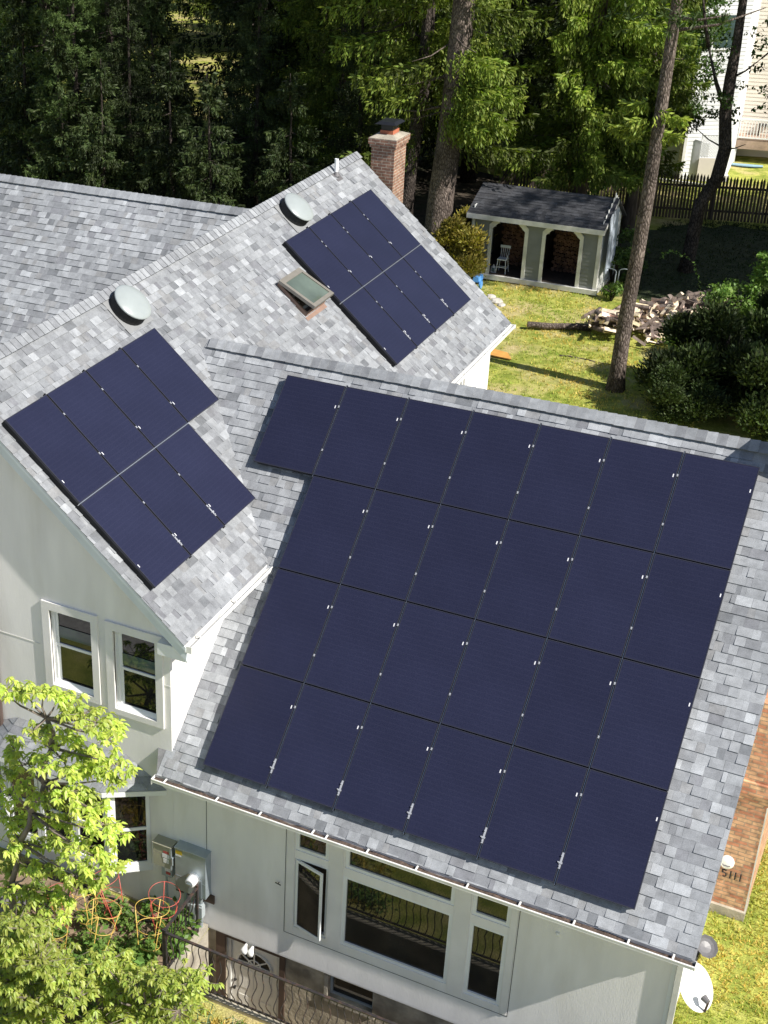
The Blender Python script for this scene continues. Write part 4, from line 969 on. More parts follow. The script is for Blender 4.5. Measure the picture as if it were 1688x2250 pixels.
# front wall as clapboards split around the openings
mb = MB(); lap = .125; z = sz0
def clap(mb, x0, x1, y, z, h, out=-1):
    mb.hexa([(x0, y, z), (x1, y, z), (x1, y + .02, z), (x0, y + .02, z)], [(x0, y + .016, z + h + .012), (x1, y + .016, z + h + .012), (x1, y + .022, z + h + .012), (x0, y + .022, z + h + .012)])
while z < sz1 - .02:
    h = min(lap, sz1 - z); zc = z + h / 2
    cut = []
    for o in (O1, O2):
        zt = -4.70; k = 0
        if zc > zt: continue
        if zc > zt - .30: k = zc - (zt - .30)
        cut.append((o[0] + k, o[1] - k))
    x = SX0
    for a, b in cut: clap(mb, x, a, SY, z, h); x = b
    clap(mb, x, SX1, SY, z, h); z += lap
mb.build('wall', shed_paint, sh)
mb = MB(); z = sz0
while z < sz1 + .9:
    h = lap; yb = SYB
    top = lambda y: sz1 + .12 + .52 * min(y - 25.4, 27.0 - 25.4) - max(0, y - 27.0) * .62
    ya, yb = SY + .03, SYB
    while top(ya) < z + h and ya < 27: ya += .05
    while top(yb) < z + h and yb > 27: yb -= .05
    if yb > ya:
        mb.hexa([(SX1, ya, z), (SX1, yb, z), (SX1 - .02, yb, z), (SX1 - .02, ya, z)], [(SX1 - .016, ya, z + h), (SX1 - .016, yb, z + h), (SX1 - .022, yb, z + h), (SX1 - .022, ya, z + h)])
    z += lap
mb.box((SX0, SYB - .02, sz0), (SX1 - .03, SYB, sz1)); mb.box((SX0, SY + .03, sz0), (SX0 + .02, SYB - .03, sz1 + .3))
mb.build('wall', siding_w, sh)
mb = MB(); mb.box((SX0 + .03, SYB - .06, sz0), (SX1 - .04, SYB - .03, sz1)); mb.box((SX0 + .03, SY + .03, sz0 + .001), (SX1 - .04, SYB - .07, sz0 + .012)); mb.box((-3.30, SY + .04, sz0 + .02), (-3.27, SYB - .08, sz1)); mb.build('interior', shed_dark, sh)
for o, lab in ((O1, 'trim of the left opening'), (O2, 'trim of the right opening')):
    mb = MB(); A = arch(o, 0, sz0); B = arch(o, .115, sz0)
    for i in range(1, 6):
        j = (i + 1) % 6
        a0, a1, b1, b0 = A[i], A[j], B[j], B[i]
        mb.prism([(a0[0], SY - .03, a0[1]), (a1[0], SY - .03, a1[1]), (b1[0], SY - .03, b1[1]), (b0[0], SY - .03, b0[1])], (0, .06, 0))
    mb.build('opening_trim', white_old, sh)
mb = MB(); mb.box((SX1 - .10, SY - .028, sz0), (SX1 + .015, SY - .001, sz1)); mb.box((SX1 + .001, SY - .0009, sz0), (SX1 + .02, SY + .10, sz1)); mb.build('corner_trim', white_old, sh)
mb = MB(); mb.box((SX0 - .02, SY - .028, sz0), (SX0 + .08, SY - .001, sz1)); mb.build('corner_trim', white_old, sh)
mb = MB(); mb.box((SX0 - .05, SY - .10, sz0 - .16), (SX1 + .06, SY + .02, sz0 - .005)); mb.box((SX1 - .06, SY + .021, sz0 - .16), (SX1 + .04, SYB, sz0 - .005)); mb.build('floor_beam', white_old, sh)
ey, ez_, ry, rz_, by_ = SY - .22, sz1 + .09, 27.0, -3.88, 28.3
rs = random.Random(5)
sroof = shingles('roof', (0, ry, rz_), FU, Vector((0, ey - ry, ez_ - rz_)).normalized(), Vector((0, (ez_ - rz_) / -1, 0)).lerp(Vector((0, -(rz_ - ez_), ry - ey)), 1).normalized(), lambda v: SX0 - .16, lambda v: SX1 + .12, Vector((0, ey - ry, ez_ - rz_)).length, sh, 61)
for mslot in range(1): sroof.data.materials[0] = asph_dk
for d in sroof.data.color_attributes['Col'].data: d.color = (d.color[0] * 3.0, d.color[1] * 3.0, d.color[2] * 3.0, 1)
mb = MB(); mb.hexa([(SX0 - .16, ry, rz_ - .02), (SX1 + .12, ry, rz_ - .02), (SX1 + .12, by_, rz_ - .9), (SX0 - .16, by_, rz_ - .9)], [(SX0 - .16, ry, rz_ + .012), (SX1 + .12, ry, rz_ + .012), (SX1 + .12, by_, rz_ - .87), (SX0 - .16, by_, rz_ - .87)]); mb.col = (1, 1, 1); mb.build('back_roof', asph_dk, sroof, col=True)
mb = MB(); mb.box((SX0 - .16, ey - .02, ez_ - .17), (SX1 + .12, ey + .005, ez_ - .008)); mb.box((SX0 - .15, ey + .006, ez_ - .17), (SX1 + .11, SY - .035, ez_ - .155)); mb.build('fascia', white_old, sh)
mb = MB(); mb.hexa([(SX1 + .10, ey, ez_ - .15), (SX1 + .12, ey, ez_ - .15), (SX1 + .12, ry, rz_ - .15), (SX1 + .10, ry, rz_ - .15)], [(SX1 + .10, ey, ez_ - .012), (SX1 + .12, ey, ez_ - .012), (SX1 + .12, ry, rz_ - .012), (SX1 + .10, ry, rz_ - .012)]); mb.build('rake_trim', white_old, sh)
# firewood stacked in the shed
def log_round(r, L, seed):
    rs = random.Random(seed); mb = MB(); n = 8
    pts = [(r * rs.uniform(.8, 1.08) * cos(2 * pi * i / n), r * rs.uniform(.8, 1.08) * sin(2 * pi * i / n)) for i in range(n)]
    mb.col = tuple(rs.uniform(.6, 1.5) for _ in range(1)) * 3
    mb.prism([(x, 0, z) for x, z in pts], (0, L, 0)); return mb
k0 = []
for s_ in range(4):
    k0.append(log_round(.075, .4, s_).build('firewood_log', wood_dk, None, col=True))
first_l = [True] * 4; cnt = 0
for o in (O1, O2):
    for r in range(11):
        for c in range(9):
            x = o[0] + .02 + c * .135 + (.067 if r % 2 else 0)
            if x > o[1] - .02: continue
            s_ = random.randrange(4); q = k0[s_]
            if first_l[s_]: first_l[s_] = False
            else: q = q.copy(); COL.objects.link(q)
            q.location = (x, 26.9 + random.uniform(-.05, .05), sz0 + .09 + r * .128); q.rotation_euler = (0, random.uniform(0, 6), 0)
            tag(q, 'dark split log in the stack deep inside the %s shed opening' % ('left' if o is O1 else 'right'), 'log', 'logs stacked in the %s shed opening' % ('left' if o is O1 else 'right'))
# little high-backed chair
cw = mat('chair_paint', (.62, .64, .68), .5, .05, 5)
c = thing('wooden_chair', (-4.37, 26.0, sz0 + .012), 'small white spindle back high chair in the left shed opening', 'chair')
mb = MB(); mb.box((-.16, -.15, .46), (.16, .15, .49)); mb.build('seat', cw, c, local=True)
for x in (-1, 1):
    for y in (-1, 1):
        mb = MB(); mb.tube([(x * .13, y * .12, .46), (x * .17, y * .17, 0)], .014, 8); mb.build('leg', cw, c, local=True)
mb = MB(); mb.bar((-.155, -.155, .22), (.155, -.155, .22), .018); mb.bar((-.155, .155, .16), (.155, .155, .16), .018); mb.bar((-.155, -.155, .17), (-.155, .155, .17), .018); mb.bar((.155, -.155, .17), (.155, .155, .17), .018); mb.build('stretcher', cw, c, local=True)
mb = MB()
for i in range(5): mb.tube([(-.12 + i * .06, .13, .49), (-.14 + i * .07, .20, .82)], .009, 6)
mb.build('spindle', cw, c, local=True)
mb = MB(); mb.box((-.175, .185, .80), (.175, .215, .89)); mb.build('top_rail', cw, c, local=True)
mb = MB(); mb.bar((.16, .16, .63), (.18, -.10, .63), .025); mb.bar((.18, -.10, .63), (.15, -.12, .49), .02); mb.build('armrest', cw, c, local=True)
ln_ = thing('lantern', (-4.64, 25.92, sz0 + .012), 'small pale lantern on the shed floor by the chair', 'lantern')
mb = MB(); mb.box((-.07, -.07, 0), (.07, .07, .02)); mb.lathe([(.10, .17), (.02, .23), (.015, .27)], lambda p: p, 4)
for x in (-.06, .06):
    for y in (-.06, .06): mb.bar((x, y, .02), (x, y, .17), .012)
mb.build('frame', cw, ln_, local=True)
mb = MB(); mb.box((-.05, -.05, .02), (.05, .05, .165)); mb.build('pane', glass_b, ln_, local=True)
# tarp hung on the shed's side, hoops, toys
mb = MB(); vs = []; n = 16
for j in range(9):
    for i in range(n + 1):
        t = i / n; vs.append((SX1 + .16 + .035 * sin(i * 1.9 + j * .25) * (.5 + .06 * j) + .02, SY + .1 + t * 1.15, (sz1 + .55 - .15 * abs(t - .6)) - j * .245))
mb.add(vs, [(j * (n + 1) + i, j * (n + 1) + i + 1, (j + 1) * (n + 1) + i + 1, (j + 1) * (n + 1) + i) for j in range(8) for i in range(n)])
tag(mb.build('hanging_tarp', tarp_m, smooth=True), 'blue and white plastic tarp hanging down the right side of the shed', 'tarp')
for x, y, lab in ((-.80, 26.0, 'metal hoop leaning by the shed corner, nearer the shed'), (-.36, 26.15, 'metal hoop leaning by the shed corner, nearer the pine trunk')):
    mb = MB(); pts = [(x - .18, y, GZ), (x - .19, y + .05, GZ + .7)] + [(x - .19 + .19 * (1 - cos(a)), y + .08, GZ + .78 + .10 * sin(a)) for a in np.linspace(0, pi, 9)] + [(x + .19, y + .05, GZ + .7), (x + .18, y, GZ)]
    mb.tube(pts, .016, 7); tag(mb.build('metal_hoop', grey_enam, smooth=True), lab, 'hoop', 'metal hoops by the shed')
tc_ = thing('toy_tricycle', (-4.85, 25.0, GZ), 'blue plastic toy at the left front corner of the shed', 'toy')
mb = MB(); mb.hexa([(-.12, -.28, .2), (.12, -.28, .2), (.12, .25, .22), (-.12, .25, .22)], [(-.08, -.25, .36), (.08, -.25, .36), (.05, .1, .32), (-.05, .1, .32)]); mb.build('body', blue_pl, tc_, local=True)
for x, y, r in ((-.18, -.25, .13), (.18, -.25, .13), (0, .28, .16)):
    mb = MB(); mb.lathe([(r, -.03), (r, .03)], lambda p: Vector((x + p.z, y + p.x, r + p.y)), 18); mb.build('wheel', blue_pl, tc_, local=True)
mb = MB(); mb.tube([(0, .26, .25), (0, .24, .5)], .02, 8); mb.bar((-.2, .22, .52), (.2, .22, .52), .035); mb.build('handlebar', white, tc_, local=True)
for i, (x, y, r) in enumerate(((-4.05, 24.0, .16), (-3.75, 23.65, .20), (-3.5, 23.4, .13))):
    mb = MB(); rs = random.Random(i); pr = [(.02, -.02), (r, .0), (r * 1.05, r * .3), (r * .75, r * .6), (.02, r * .68)]
    mb.lathe(pr, lambda p: Vector((x + p.x * rs.uniform(.9, 1.1), y + p.y * rs.uniform(.85, 1.1), GZ + p.z)), 9); tag(mb.build('field_stone', stone), ['pale stone on the grass by the far roof edge, the one nearest the shed', 'largest pale stone on the grass by the far roof edge', 'small pale stone nearest the far roof corner'][i], 'stone', 'stones by the far roof edge')
mb = MB(); mb.hexa([(-3.2, 19.75, GZ + .02), (-3.0, 19.1, GZ + .02), (-1.75, 19.0, GZ + .02), (-2.0, 19.45, GZ + .02)], [(-3.2, 19.75, GZ + .05), (-3.0, 19.1, GZ + .05), (-1.75, 19.0, GZ + .05), (-2.0, 19.45, GZ + .05)])
tag(mb.build('plywood_board', orange_b), 'orange plywood board lying on the grass by the house corner', 'board')

# ================================================================== WOOD PILE
def split_log(seed):
    rs = random.Random(seed); mb = MB(); L = rs.uniform(.38, .55); r = rs.uniform(.07, .11); a0, a1 = 0, rs.choice((pi / 2, pi / 2, pi * .66, pi))
    n = 5; arc = [(r * cos(a0 + (a1 - a0) * i / n), r * sin(a0 + (a1 - a0) * i / n)) for i in range(n + 1)]
    pts = [(0, 0)] + arc if a1 < pi else arc
    m = len(pts); vs = [(x, -L / 2, z) for x, z in pts] + [(x * rs.uniform(.9, 1.05), L / 2, z * rs.uniform(.9, 1.05)) for x, z in pts]
    tone = rs.uniform(.75, 1.35); mb.col = (tone, tone * rs.uniform(.93, 1.04), tone * rs.uniform(.85, 1.08))
    fs = [tuple(range(m)), tuple(range(2 * m - 1, m - 1, -1))]; ms = [0, 0]
    for i in range(m):
        j = (i + 1) % m; fs.append((i, m + i, m + j, j)); ms.append(1 if (a1 < pi and 1 <= i <= n) or (a1 >= pi and i < n) else 0)
    b = len(mb.v)
    for p in vs: mb.v.append(p); mb.c.append(mb.col)
    mb.f += fs; mb.m += ms
    return mb
lp = [split_log(i).build('split_log', [wood_cut, bark], None, col=True) for i in range(10)]
used = set(); rs = random.Random(42); cnt = 0
axisA, axisB = Vector((.1, 21.7, 0)), Vector((2.9, 26.6, 0))
tries = 0
while cnt < 296 and tries < 4000:
    tries += 1
    t = rs.uniform(0, 1); off = rs.gauss(0, .58)
    c0 = axisA.lerp(axisB, t); wd = 1.25 * (1 - .45 * t)
    px, py = c0.x + off * .95 * wd * .85, c0.y - off * .5 * wd
    hh = max(0, (.85 - .3 * t) * (1 - (off / (1.15)) ** 2))
    if abs(off) > 1.2: continue
    i = rs.randrange(10)
    if i in used: o = lp[i].copy(); COL.objects.link(o)
    else: o = lp[i]; used.add(i)
    o.location = (px, py, gz(px, py) + .05 + hh * math.sqrt(rs.uniform(.05, 1)))
    o.rotation_euler = (rs.gauss(0, .35), rs.uniform(0, 6.28), rs.uniform(0, pi))
    tag(o, 'piece of split firewood in the loose heap beyond the pine trunk', 'firewood', 'split logs in the woodpile'); cnt += 1
for i in range(10):
    if i not in used: bpy.data.objects.remove(lp[i])
for pa, pb, r, lab in (((-2.15, 21.75, .13), (-.35, 22.45, .13), .105, 'long bark covered log lying on the grass at the left of the woodpile'), ((-.55, 22.9, .3), (.75, 23.2, .34), .11, 'bark covered log lying on top of the heap at its left end'), ((-.35, 22.2, .22), (.6, 22.55, .36), .10, 'shorter log just below the top log of the heap')):
    mb = MB(); A = Vector((pa[0], pa[1], GZ + pa[2])); B = Vector((pb[0], pb[1], GZ + pb[2])); rs = random.Random(len(lab))
    pts = [A.lerp(B, k / 8) + Vector((0, rs.uniform(-.03, .03), rs.uniform(-.015, .015))) for k in range(9)]
    mb.tube(pts, [r * rs.uniform(.88, 1.05) for _ in pts], 12); tag(mb.build('felled_log', bark_p, smooth=False), lab, 'log')
mb = MB(); pts = [Vector((-.6 + i * .28, 19.95 + .05 * sin(i), GZ + .04 + .02 * (i % 2))) for i in range(10)]
mb.tube(pts, [.022 - .0015 * i for i in range(10)], 6); tag(mb.build('fallen_branch', bark_p), 'thin bare branch on the grass in front of the woodpile', 'branch')

# ================================================================== FENCE + NEIGHBOURS
fa, fb = Vector((-7.2, 34.45, 0)), Vector((9.0, 38.3, 0)); fd = (fb - fa).normalized(); fL = (fb - fa).length
fn = thing('picket_fence', (fa.x, fa.y, GZ), 'long weathered brown stockade fence behind the shed', 'fence')
rs = random.Random(9); mb = MB(); u = 0; fq = Vector((-fd.y, fd.x, 0))
while u < fL:
    w = .085; h = 1.62 + rs.uniform(-.04, .04) + .04 * sin(u * .4); p = fa + fd * u; z0 = GZ - .05
    k = rs.uniform(.65, 1.5); mb.col = (k, k * rs.uniform(.95, 1.03), k * rs.uniform(.9, 1.05)); lean = fd * rs.uniform(-.012, .012)
    A = [p - fd * w / 2, p + fd * w / 2]
    f0 = [Vector((A[0].x, A[0].y, z0)), Vector((A[1].x, A[1].y, z0)), Vector((A[1].x, A[1].y, z0 + h)) + lean, Vector((p.x, p.y, z0 + h + .14)) + lean, Vector((A[0].x, A[0].y, z0 + h)) + lean]
    mb.prism(f0, fq * .022); u += .118 + rs.uniform(-.004, .004)
mb.build('picket_panel', fencewood, fn, col=True)
mb = MB(); mb.col = (.9, .9, .9)
for z in (.35, 1.25): mb.bar(fa + fq * .05 + Vector((0, 0, GZ + z)), fb + fq * .05 + Vector((0, 0, GZ + z)), .05, .08)
mb.build('fence_rail', fencewood, fn, col=True)
for i in range(7):
    p = fa + fd * (i * 2.45 + .5) + fq * .11; mb = MB(); mb.col = (1, 1, 1); mb.bar((p.x, p.y, GZ - .1), (p.x, p.y, GZ + 1.5), .09); mb.build('post', fencewood, fn, col=True)
# white neighbour house
nh = thing('white_house', (-1.9, 41.65, GZ), 'bright white neighbouring house behind the fence', 'house')
dA = Vector((.86, .51, 0)); nA = Vector((dA.y, -dA.x, 0)); c0 = Vector((-1.9, 41.65, 0))
def NT(org, d):
    n = Vector((d.y, -d.x, 0)); return lambda u, w, z: org + d * u + n * w + Vector((0, 0, z))
TA = NT(c0, dA); TL = NT(c0, Vector((.55, -.835, 0)))   # second: left face (normal to the left)
dB = Vector((-.51, .86, 0)); TBk = lambda u, w, z: c0 + dB * u + Vector((-dB.y, dB.x, 0)) * w + Vector((0, 0, z))
mb = MB(); H1 = 5.8
def lapwall(T, u0, u1, z0, z1, e=.14):
    z = z0
    while z < z1:
        mb.add([T(u0, .02, z), T(u1, .02, z), T(u1, .004, z + e), T(u0, .004, z + e), T(u0, 0, z), T(u1, 0, z)], [(0, 1, 2, 3), (0, 4, 5, 1)]); z += e
lapwall(TA, 0, 1.9, GZ, H1 + .0, .16)
mb.build('wall', white, nh)
mb = MB(); lapwall(lambda u, w, z: TBk(u, -w, z), 0, 6.0, GZ, H1, .16); mb.build('wall', siding_w, nh)
mb = MB(); c2 = c0 + dA * 1.9; c3 = c2 + Vector((-.35, 4.2, 0)); dC = Vector((.995, .1, 0))
lapwall(NT(c3, dC), 0, 12, GZ, H1, .16)
mb.build('wall', siding_b, nh)
mb = MB(); q0 = c2; q1 = c3
mb.add([(q0.x, q0.y, GZ), (q1.x, q1.y, GZ), (q1.x, q1.y, H1), (q0.x, q0.y, H1)], [(0, 1, 2, 3)]); mb.build('wall', white, nh)
mb = MB(); mb.hexa([TA(-.25, .3, H1), TA(14, .3, H1), TA(14, -7, H1), TA(-.25, -7, H1)], [TA(-.1, -2.5, H1 + 2.2), TA(14, -2.5, H1 + 2.2), TA(14, -4.5, H1 + 2.2), TA(-.1, -4.5, H1 + 2.2)]); mb.build('roof', asph_dk, nh)
mb = MB(); mb.box((-.06, .0, GZ + .1), (.06, .08, H1), lambda p: TA(p.x, p.y, p.z)); mb.build('downspout', white_old, nh)
for u, z, lab in ((.95, -1.6, 'lower window'), (.95, 1.2, 'upper window'), (.95, 3.6, 'top window')):
    mb = MB(); mb.box((u - .5, .02, z), (u + .5, .07, z + 1.4), lambda p: TA(p.x, p.y, p.z)); w_ = mb.build('window', white, nh)
    mb = MB(); mb.box((u - .42, .068, z + .08), (u + .42, .075, z + 1.32), lambda p: TA(p.x, p.y, p.z)); mb.build('pane', glass_b, w_)
# grey-green lower wing to the left
nw = thing('side_wing', (-3.6, 43.5, GZ), 'low grey green clapboard wing left of the white house, behind the pines', 'house')
cw0 = Vector((-7.6, 41.9, 0)); TW_ = NT(cw0, Vector((.999, .04, 0)))
mb = MB(); lapwall(TW_, 0, 5.5, GZ, -4.2, .15); mb.build('wall', siding_g, nw)
mb = MB(); mb.hexa([TW_(-.3, .3, -4.22), TW_(5.6, .3, -4.22), TW_(5.6, -3.5, -2.6), TW_(-.3, -3.5, -2.6)], [TW_(-.3, .3, -4.12), TW_(5.6, .3, -4.12), TW_(5.6, -3.5, -2.5), TW_(-.3, -3.5, -2.5)]); mb.build('roof', asph_dk, nw)
mb = MB(); mb.box((-.3, .3, -4.26), (5.6, .34, -4.10), lambda p: TW_(p.x, p.y, p.z)); mb.build('fascia', white, nw)
for u in (1.2, 3.4):
    mb = MB(); mb.box((u - .45, .022, -6.0), (u + .45, .06, -4.75), lambda p: TW_(p.x, p.y, p.z)); w_ = mb.build('window', white, nw)
    mb = MB(); mb.box((u - .37, .058, -5.92), (u + .37, .064, -4.83), lambda p: TW_(p.x, p.y, p.z)); mb.build('pane', glass_b, w_)
mb = MB()
for i in range(9): mb.bar((-3.35 + i * .12, 41.15, GZ), (-3.35 + i * .12, 41.15, GZ + .95), .02)
mb.bar((-3.4, 41.15, GZ + .95), (-2.35, 41.15, GZ + .95), .035); tag(mb.build('metal_railing', iron), 'dark metal railing by the steps of the side wing', 'railing')
# stair screen + lattice + deck
st = thing('porch_steps', (-1.2, 41.9, GZ), 'white boxed porch steps with a lattice screen beside the white wall', 'steps')
TP_ = NT(Vector((-1.28, 41.80, 0)), Vector((.93, .36, 0)))
mb = MB(); mb.box((0, 0, GZ), (.62, .05, GZ + .95), lambda p: TP_(p.x, p.y, p.z)); mb.prism([TP_(.62, .03, GZ), TP_(1.2, .03, GZ), TP_(.62, .03, GZ + .95)], TP_(0, .02, 0) - TP_(0, 0, 0)); mb.build('side_panel', siding_b, st)
mb = MB()
for i in range(4): mb.box((.1 + i * .3, -1.2, GZ), (.4 + i * .3, -.01, GZ + .95 - i * .24), lambda p: TP_(p.x, p.y, p.z))
mb.build('step', white_old, st)
mb = MB()
for k in range(-8, 9):
    for sg in (1, -1):
        pts = []
        for t in np.linspace(0, 1, 2): pass
        # diagonal strip clipped to a 0.8 x 0.95 frame
        x0_ = k * .105; a_ = None; seg = []
        for t in np.linspace(-.2, 1.0, 60):
            x = x0_ + sg * t if sg > 0 else x0_ + .8 - t; z = t
            if 0 <= x <= .78 and 0 <= z <= .92: seg.append((x, z))
        if len(seg) > 2: mb.bar(TP_(seg[0][0], .02 + sg * .006, GZ + .97 + seg[0][1]), TP_(seg[-1][0], .02 + sg * .006, GZ + .97 + seg[-1][1]), .032, .008, up=tuple(Vector((.36, -.93, 0))))
for a, b in (((0, .95), (0, 1.9)), ((.78, .95), (.78, 1.9)), ((0, .96), (.78, .96)), ((0, 1.9), (.78, 1.9))): mb.bar(TP_(a[0], .02, GZ + a[1]), TP_(b[0], .02, GZ + b[1]), .045, .03)
mb.build('lattice', white, st)
dk = thing('wooden_deck', (1.5, 45.4, GZ), 'raised wooden deck with a white railing behind the white house', 'deck')
TD_ = NT(Vector((-.50, 45.55, 0)), Vector((.995, .10, 0)))
mb = MB()
for i in range(20): mb.box((0, -.02 - i * .12 - .11, GZ + .98), (9, -.02 - i * .12, GZ + 1.02), lambda p: TD_(p.x, p.y, p.z))
mb.build('deck_board', deckwood, dk)
mb = MB(); mb.box((0, -.02, GZ + .62), (9, .02, GZ + .979), lambda p: TD_(p.x, p.y, p.z)); mb.build('skirt_board', deckwood, dk)
mb = MB(); mb.box((0, .0, GZ + 1.84), (9, .05, GZ + 1.9), lambda p: TD_(p.x, p.y, p.z)); mb.box((0, .0, GZ + 1.08), (9, .04, GZ + 1.13), lambda p: TD_(p.x, p.y, p.z))
for i in range(76): mb.box((i * .12 + .02, .01, GZ + 1.131), (i * .12 + .055, .035, GZ + 1.839), lambda p: TD_(p.x, p.y, p.z))
mb.build('deck_railing', white, dk)
for i in range(6): mb = MB(); mb.box((i * 1.75 - .05, -.10, GZ), (i * 1.75 + .05, -.021, GZ + 1.95), lambda p: TD_(p.x, p.y, p.z)); mb.build('post', white, dk)
for i, x in enumerate((.6, 2.6)):
    bc = thing('deck_chair', tuple(TD_(x + .4, -1.1, GZ + 1.02)), ['dark chair on the neighbours deck, at its left end', 'dark chair on the neighbours deck, farther right'][i], 'chair', 'chairs on the neighbours deck', .2 + i)
    mb = MB(); mb.box((-.25, -.25, .42), (.25, .25, .46)); mb.build('seat', black, bc, local=True)
    mb = MB(); mb.box((-.25, .23, .46), (.25, .27, .95)); mb.build('backrest', black, bc, local=True)
    for a in (-.23, .23):
        for b in (-.23, .23): mb = MB(); mb.bar((a, b, 0), (a, b, .42), .04); mb.build('leg', black, bc, local=True)
sb = MB(); L = 1.35; vs = []; n = 14
for i in range(n + 1):
    t = i / n; w = .20 * math.sin(pi * min(max(t, .03), .97)) ** .6
    x = -.55 + t * L; y = 44.95 + .16 * t
    for a, dz in ((-w, .06), (0, .13), (w, .06), (0, .01)): vs.append((x - a * .15, y + a, GZ + dz))
sb.add(vs, [(i * 4 + j, i * 4 + (j + 1) % 4, i * 4 + 4 + (j + 1) % 4, i * 4 + 4 + j) for i in range(n) for j in range(4)])
tag(sb.build('kayak', mat('pale_blue_plastic', (.24, .38, .48), .4, .08, 5), smooth=True), 'pale blue kayak lying on the neighbours lawn by the deck', 'kayak')
mb = MB(); mb.bar((-3.0, 41.1, GZ + .06), (-.6, 40.95, GZ + .06), .16, .12); tag(mb.build('timber_edging', white_old), 'pale timber edging at the foot of the white house', 'edging')
# flat-roofed outbuilding and covered things between the trunks
ob = thing('low_outbuilding', (-13.6, 45, GZ), 'low outbuilding with a flat pale roof between the big trunks', 'shed')
mb = MB(); mb.box((-15.2, 43.4, GZ), (-12.6, 46.2, -5.3)); mb.build('wall', siding_g, ob)
mb = MB(); mb.box((-15.4, 43.2, -5.299), (-12.4, 46.4, -5.15)); mb.build('roof', mat('pale_flat_roof', (.40, .36, .27), .9, .12, 2), ob)
tp = MB(); tp.hexa([(-18.4, 43.2, GZ), (-16.2, 43.2, GZ), (-16.2, 44.4, GZ), (-18.4, 44.4, GZ)], [(-18.1, 43.4, GZ + .75), (-16.5, 43.5, GZ + .65), (-16.6, 44.1, GZ + .7), (-18.2, 44.1, GZ + .8)])
tag(tp.build('covered_stack', teal_t), 'low stack under a teal tarp behind the old chimney', 'tarp')
rc = thing('parked_car', (-20.6, 41.6, GZ), 'silver car parked in deep shade between the spruce trunks', 'car', None, .5)
mb = MB(); mb.hexa([(-2, -.8, .3), (2, -.8, .3), (2, .8, .3), (-2, .8, .3)], [(-1.95, -.75, .85), (1.9, -.75, .78), (1.9, .75, .78), (-1.95, .75, .85)]); mb.hexa([(-1.5, -.72, .851), (1.0, -.72, .82), (1.0, .72, .82), (-1.5, .72, .851)], [(-1.0, -.6, 1.38), (.35, -.6, 1.38), (.35, .6, 1.38), (-1.0, .6, 1.38)])
mb.build('body', mat('silver_paint', (.45, .47, .5), .3, .05, 3, metal=.5), rc, local=True)
for x in (-1.25, 1.25):
    for y in (-.72, .72):
        mb = MB(); mb.lathe([(.32, -.1), (.32, .1)], lambda p: Vector((x + p.x, y + p.z, .32 + p.y)), 16); mb.build('wheel', black_m, rc, local=True)
# ================================================================== VEGETATION
leaf_spruce = leafmat('spruce_needles', (.185, .245, .036), .25, .6, (1.1, 1.35, .4))
leaf_pine = leafmat('pine_needles', (.066, .100, .030), .2, .6, (1.2, 1.4, .6))
leaf_dark = leafmat('dark_needles', (.048, .070, .022), .2, .6)
leaf_broad = leafmat('broad_leaf', (.055, .10, .022), .3, .5)
leaf_dog = leafmat('dogwood_leaf', (.475, .55, .115), .44, .42, (1.15, 1.3, .4), spec=.45)
leaf_garden = leafmat('garden_leaf', (.14, .23, .05), .3, .5)
leaf_bush = leafmat('juniper_spray', (.040, .060, .018), .2, .6)
leaf_gold = leafmat('golden_spray', (.26, .22, .045), .3, .6)
grass_m = leafmat('grass_blade', (.38, .41, .08), .3, .6, (1.2, 1.2, .5))
RNG = np.random.default_rng(17)
def unit(v): return v / np.maximum(np.linalg.norm(v, axis=1, keepdims=True), 1e-9)
def diamonds(P, D, Nn, L, Wd, bend=0.0, col=None):
    # one 4-vertex leaf/spray per row
    D = unit(D); S_ = unit(np.cross(D, Nn)); Nn = np.cross(S_, D)
    L = L[:, None]; Wd = Wd[:, None]
    a = P; b = P + D * L * .5 + S_ * Wd * .5 + Nn * L * bend; c = P + D * L; d = P + D * L * .5 - S_ * Wd * .5 + Nn * L * bend
    V = np.stack([a, b, c, d], 1).reshape(-1, 3); F = np.arange(len(V)).reshape(-1, 4)
    C = None if col is None else np.repeat(col, 4, 0)
    return V, F, C
def tone(n, lo=.6, hi=1.4, hue=.12):
    k = RNG.uniform(lo, hi, (n, 1)); return k * (1 + RNG.uniform(-hue, hue, (n, 3)) * np.array([1, .3, .8]))
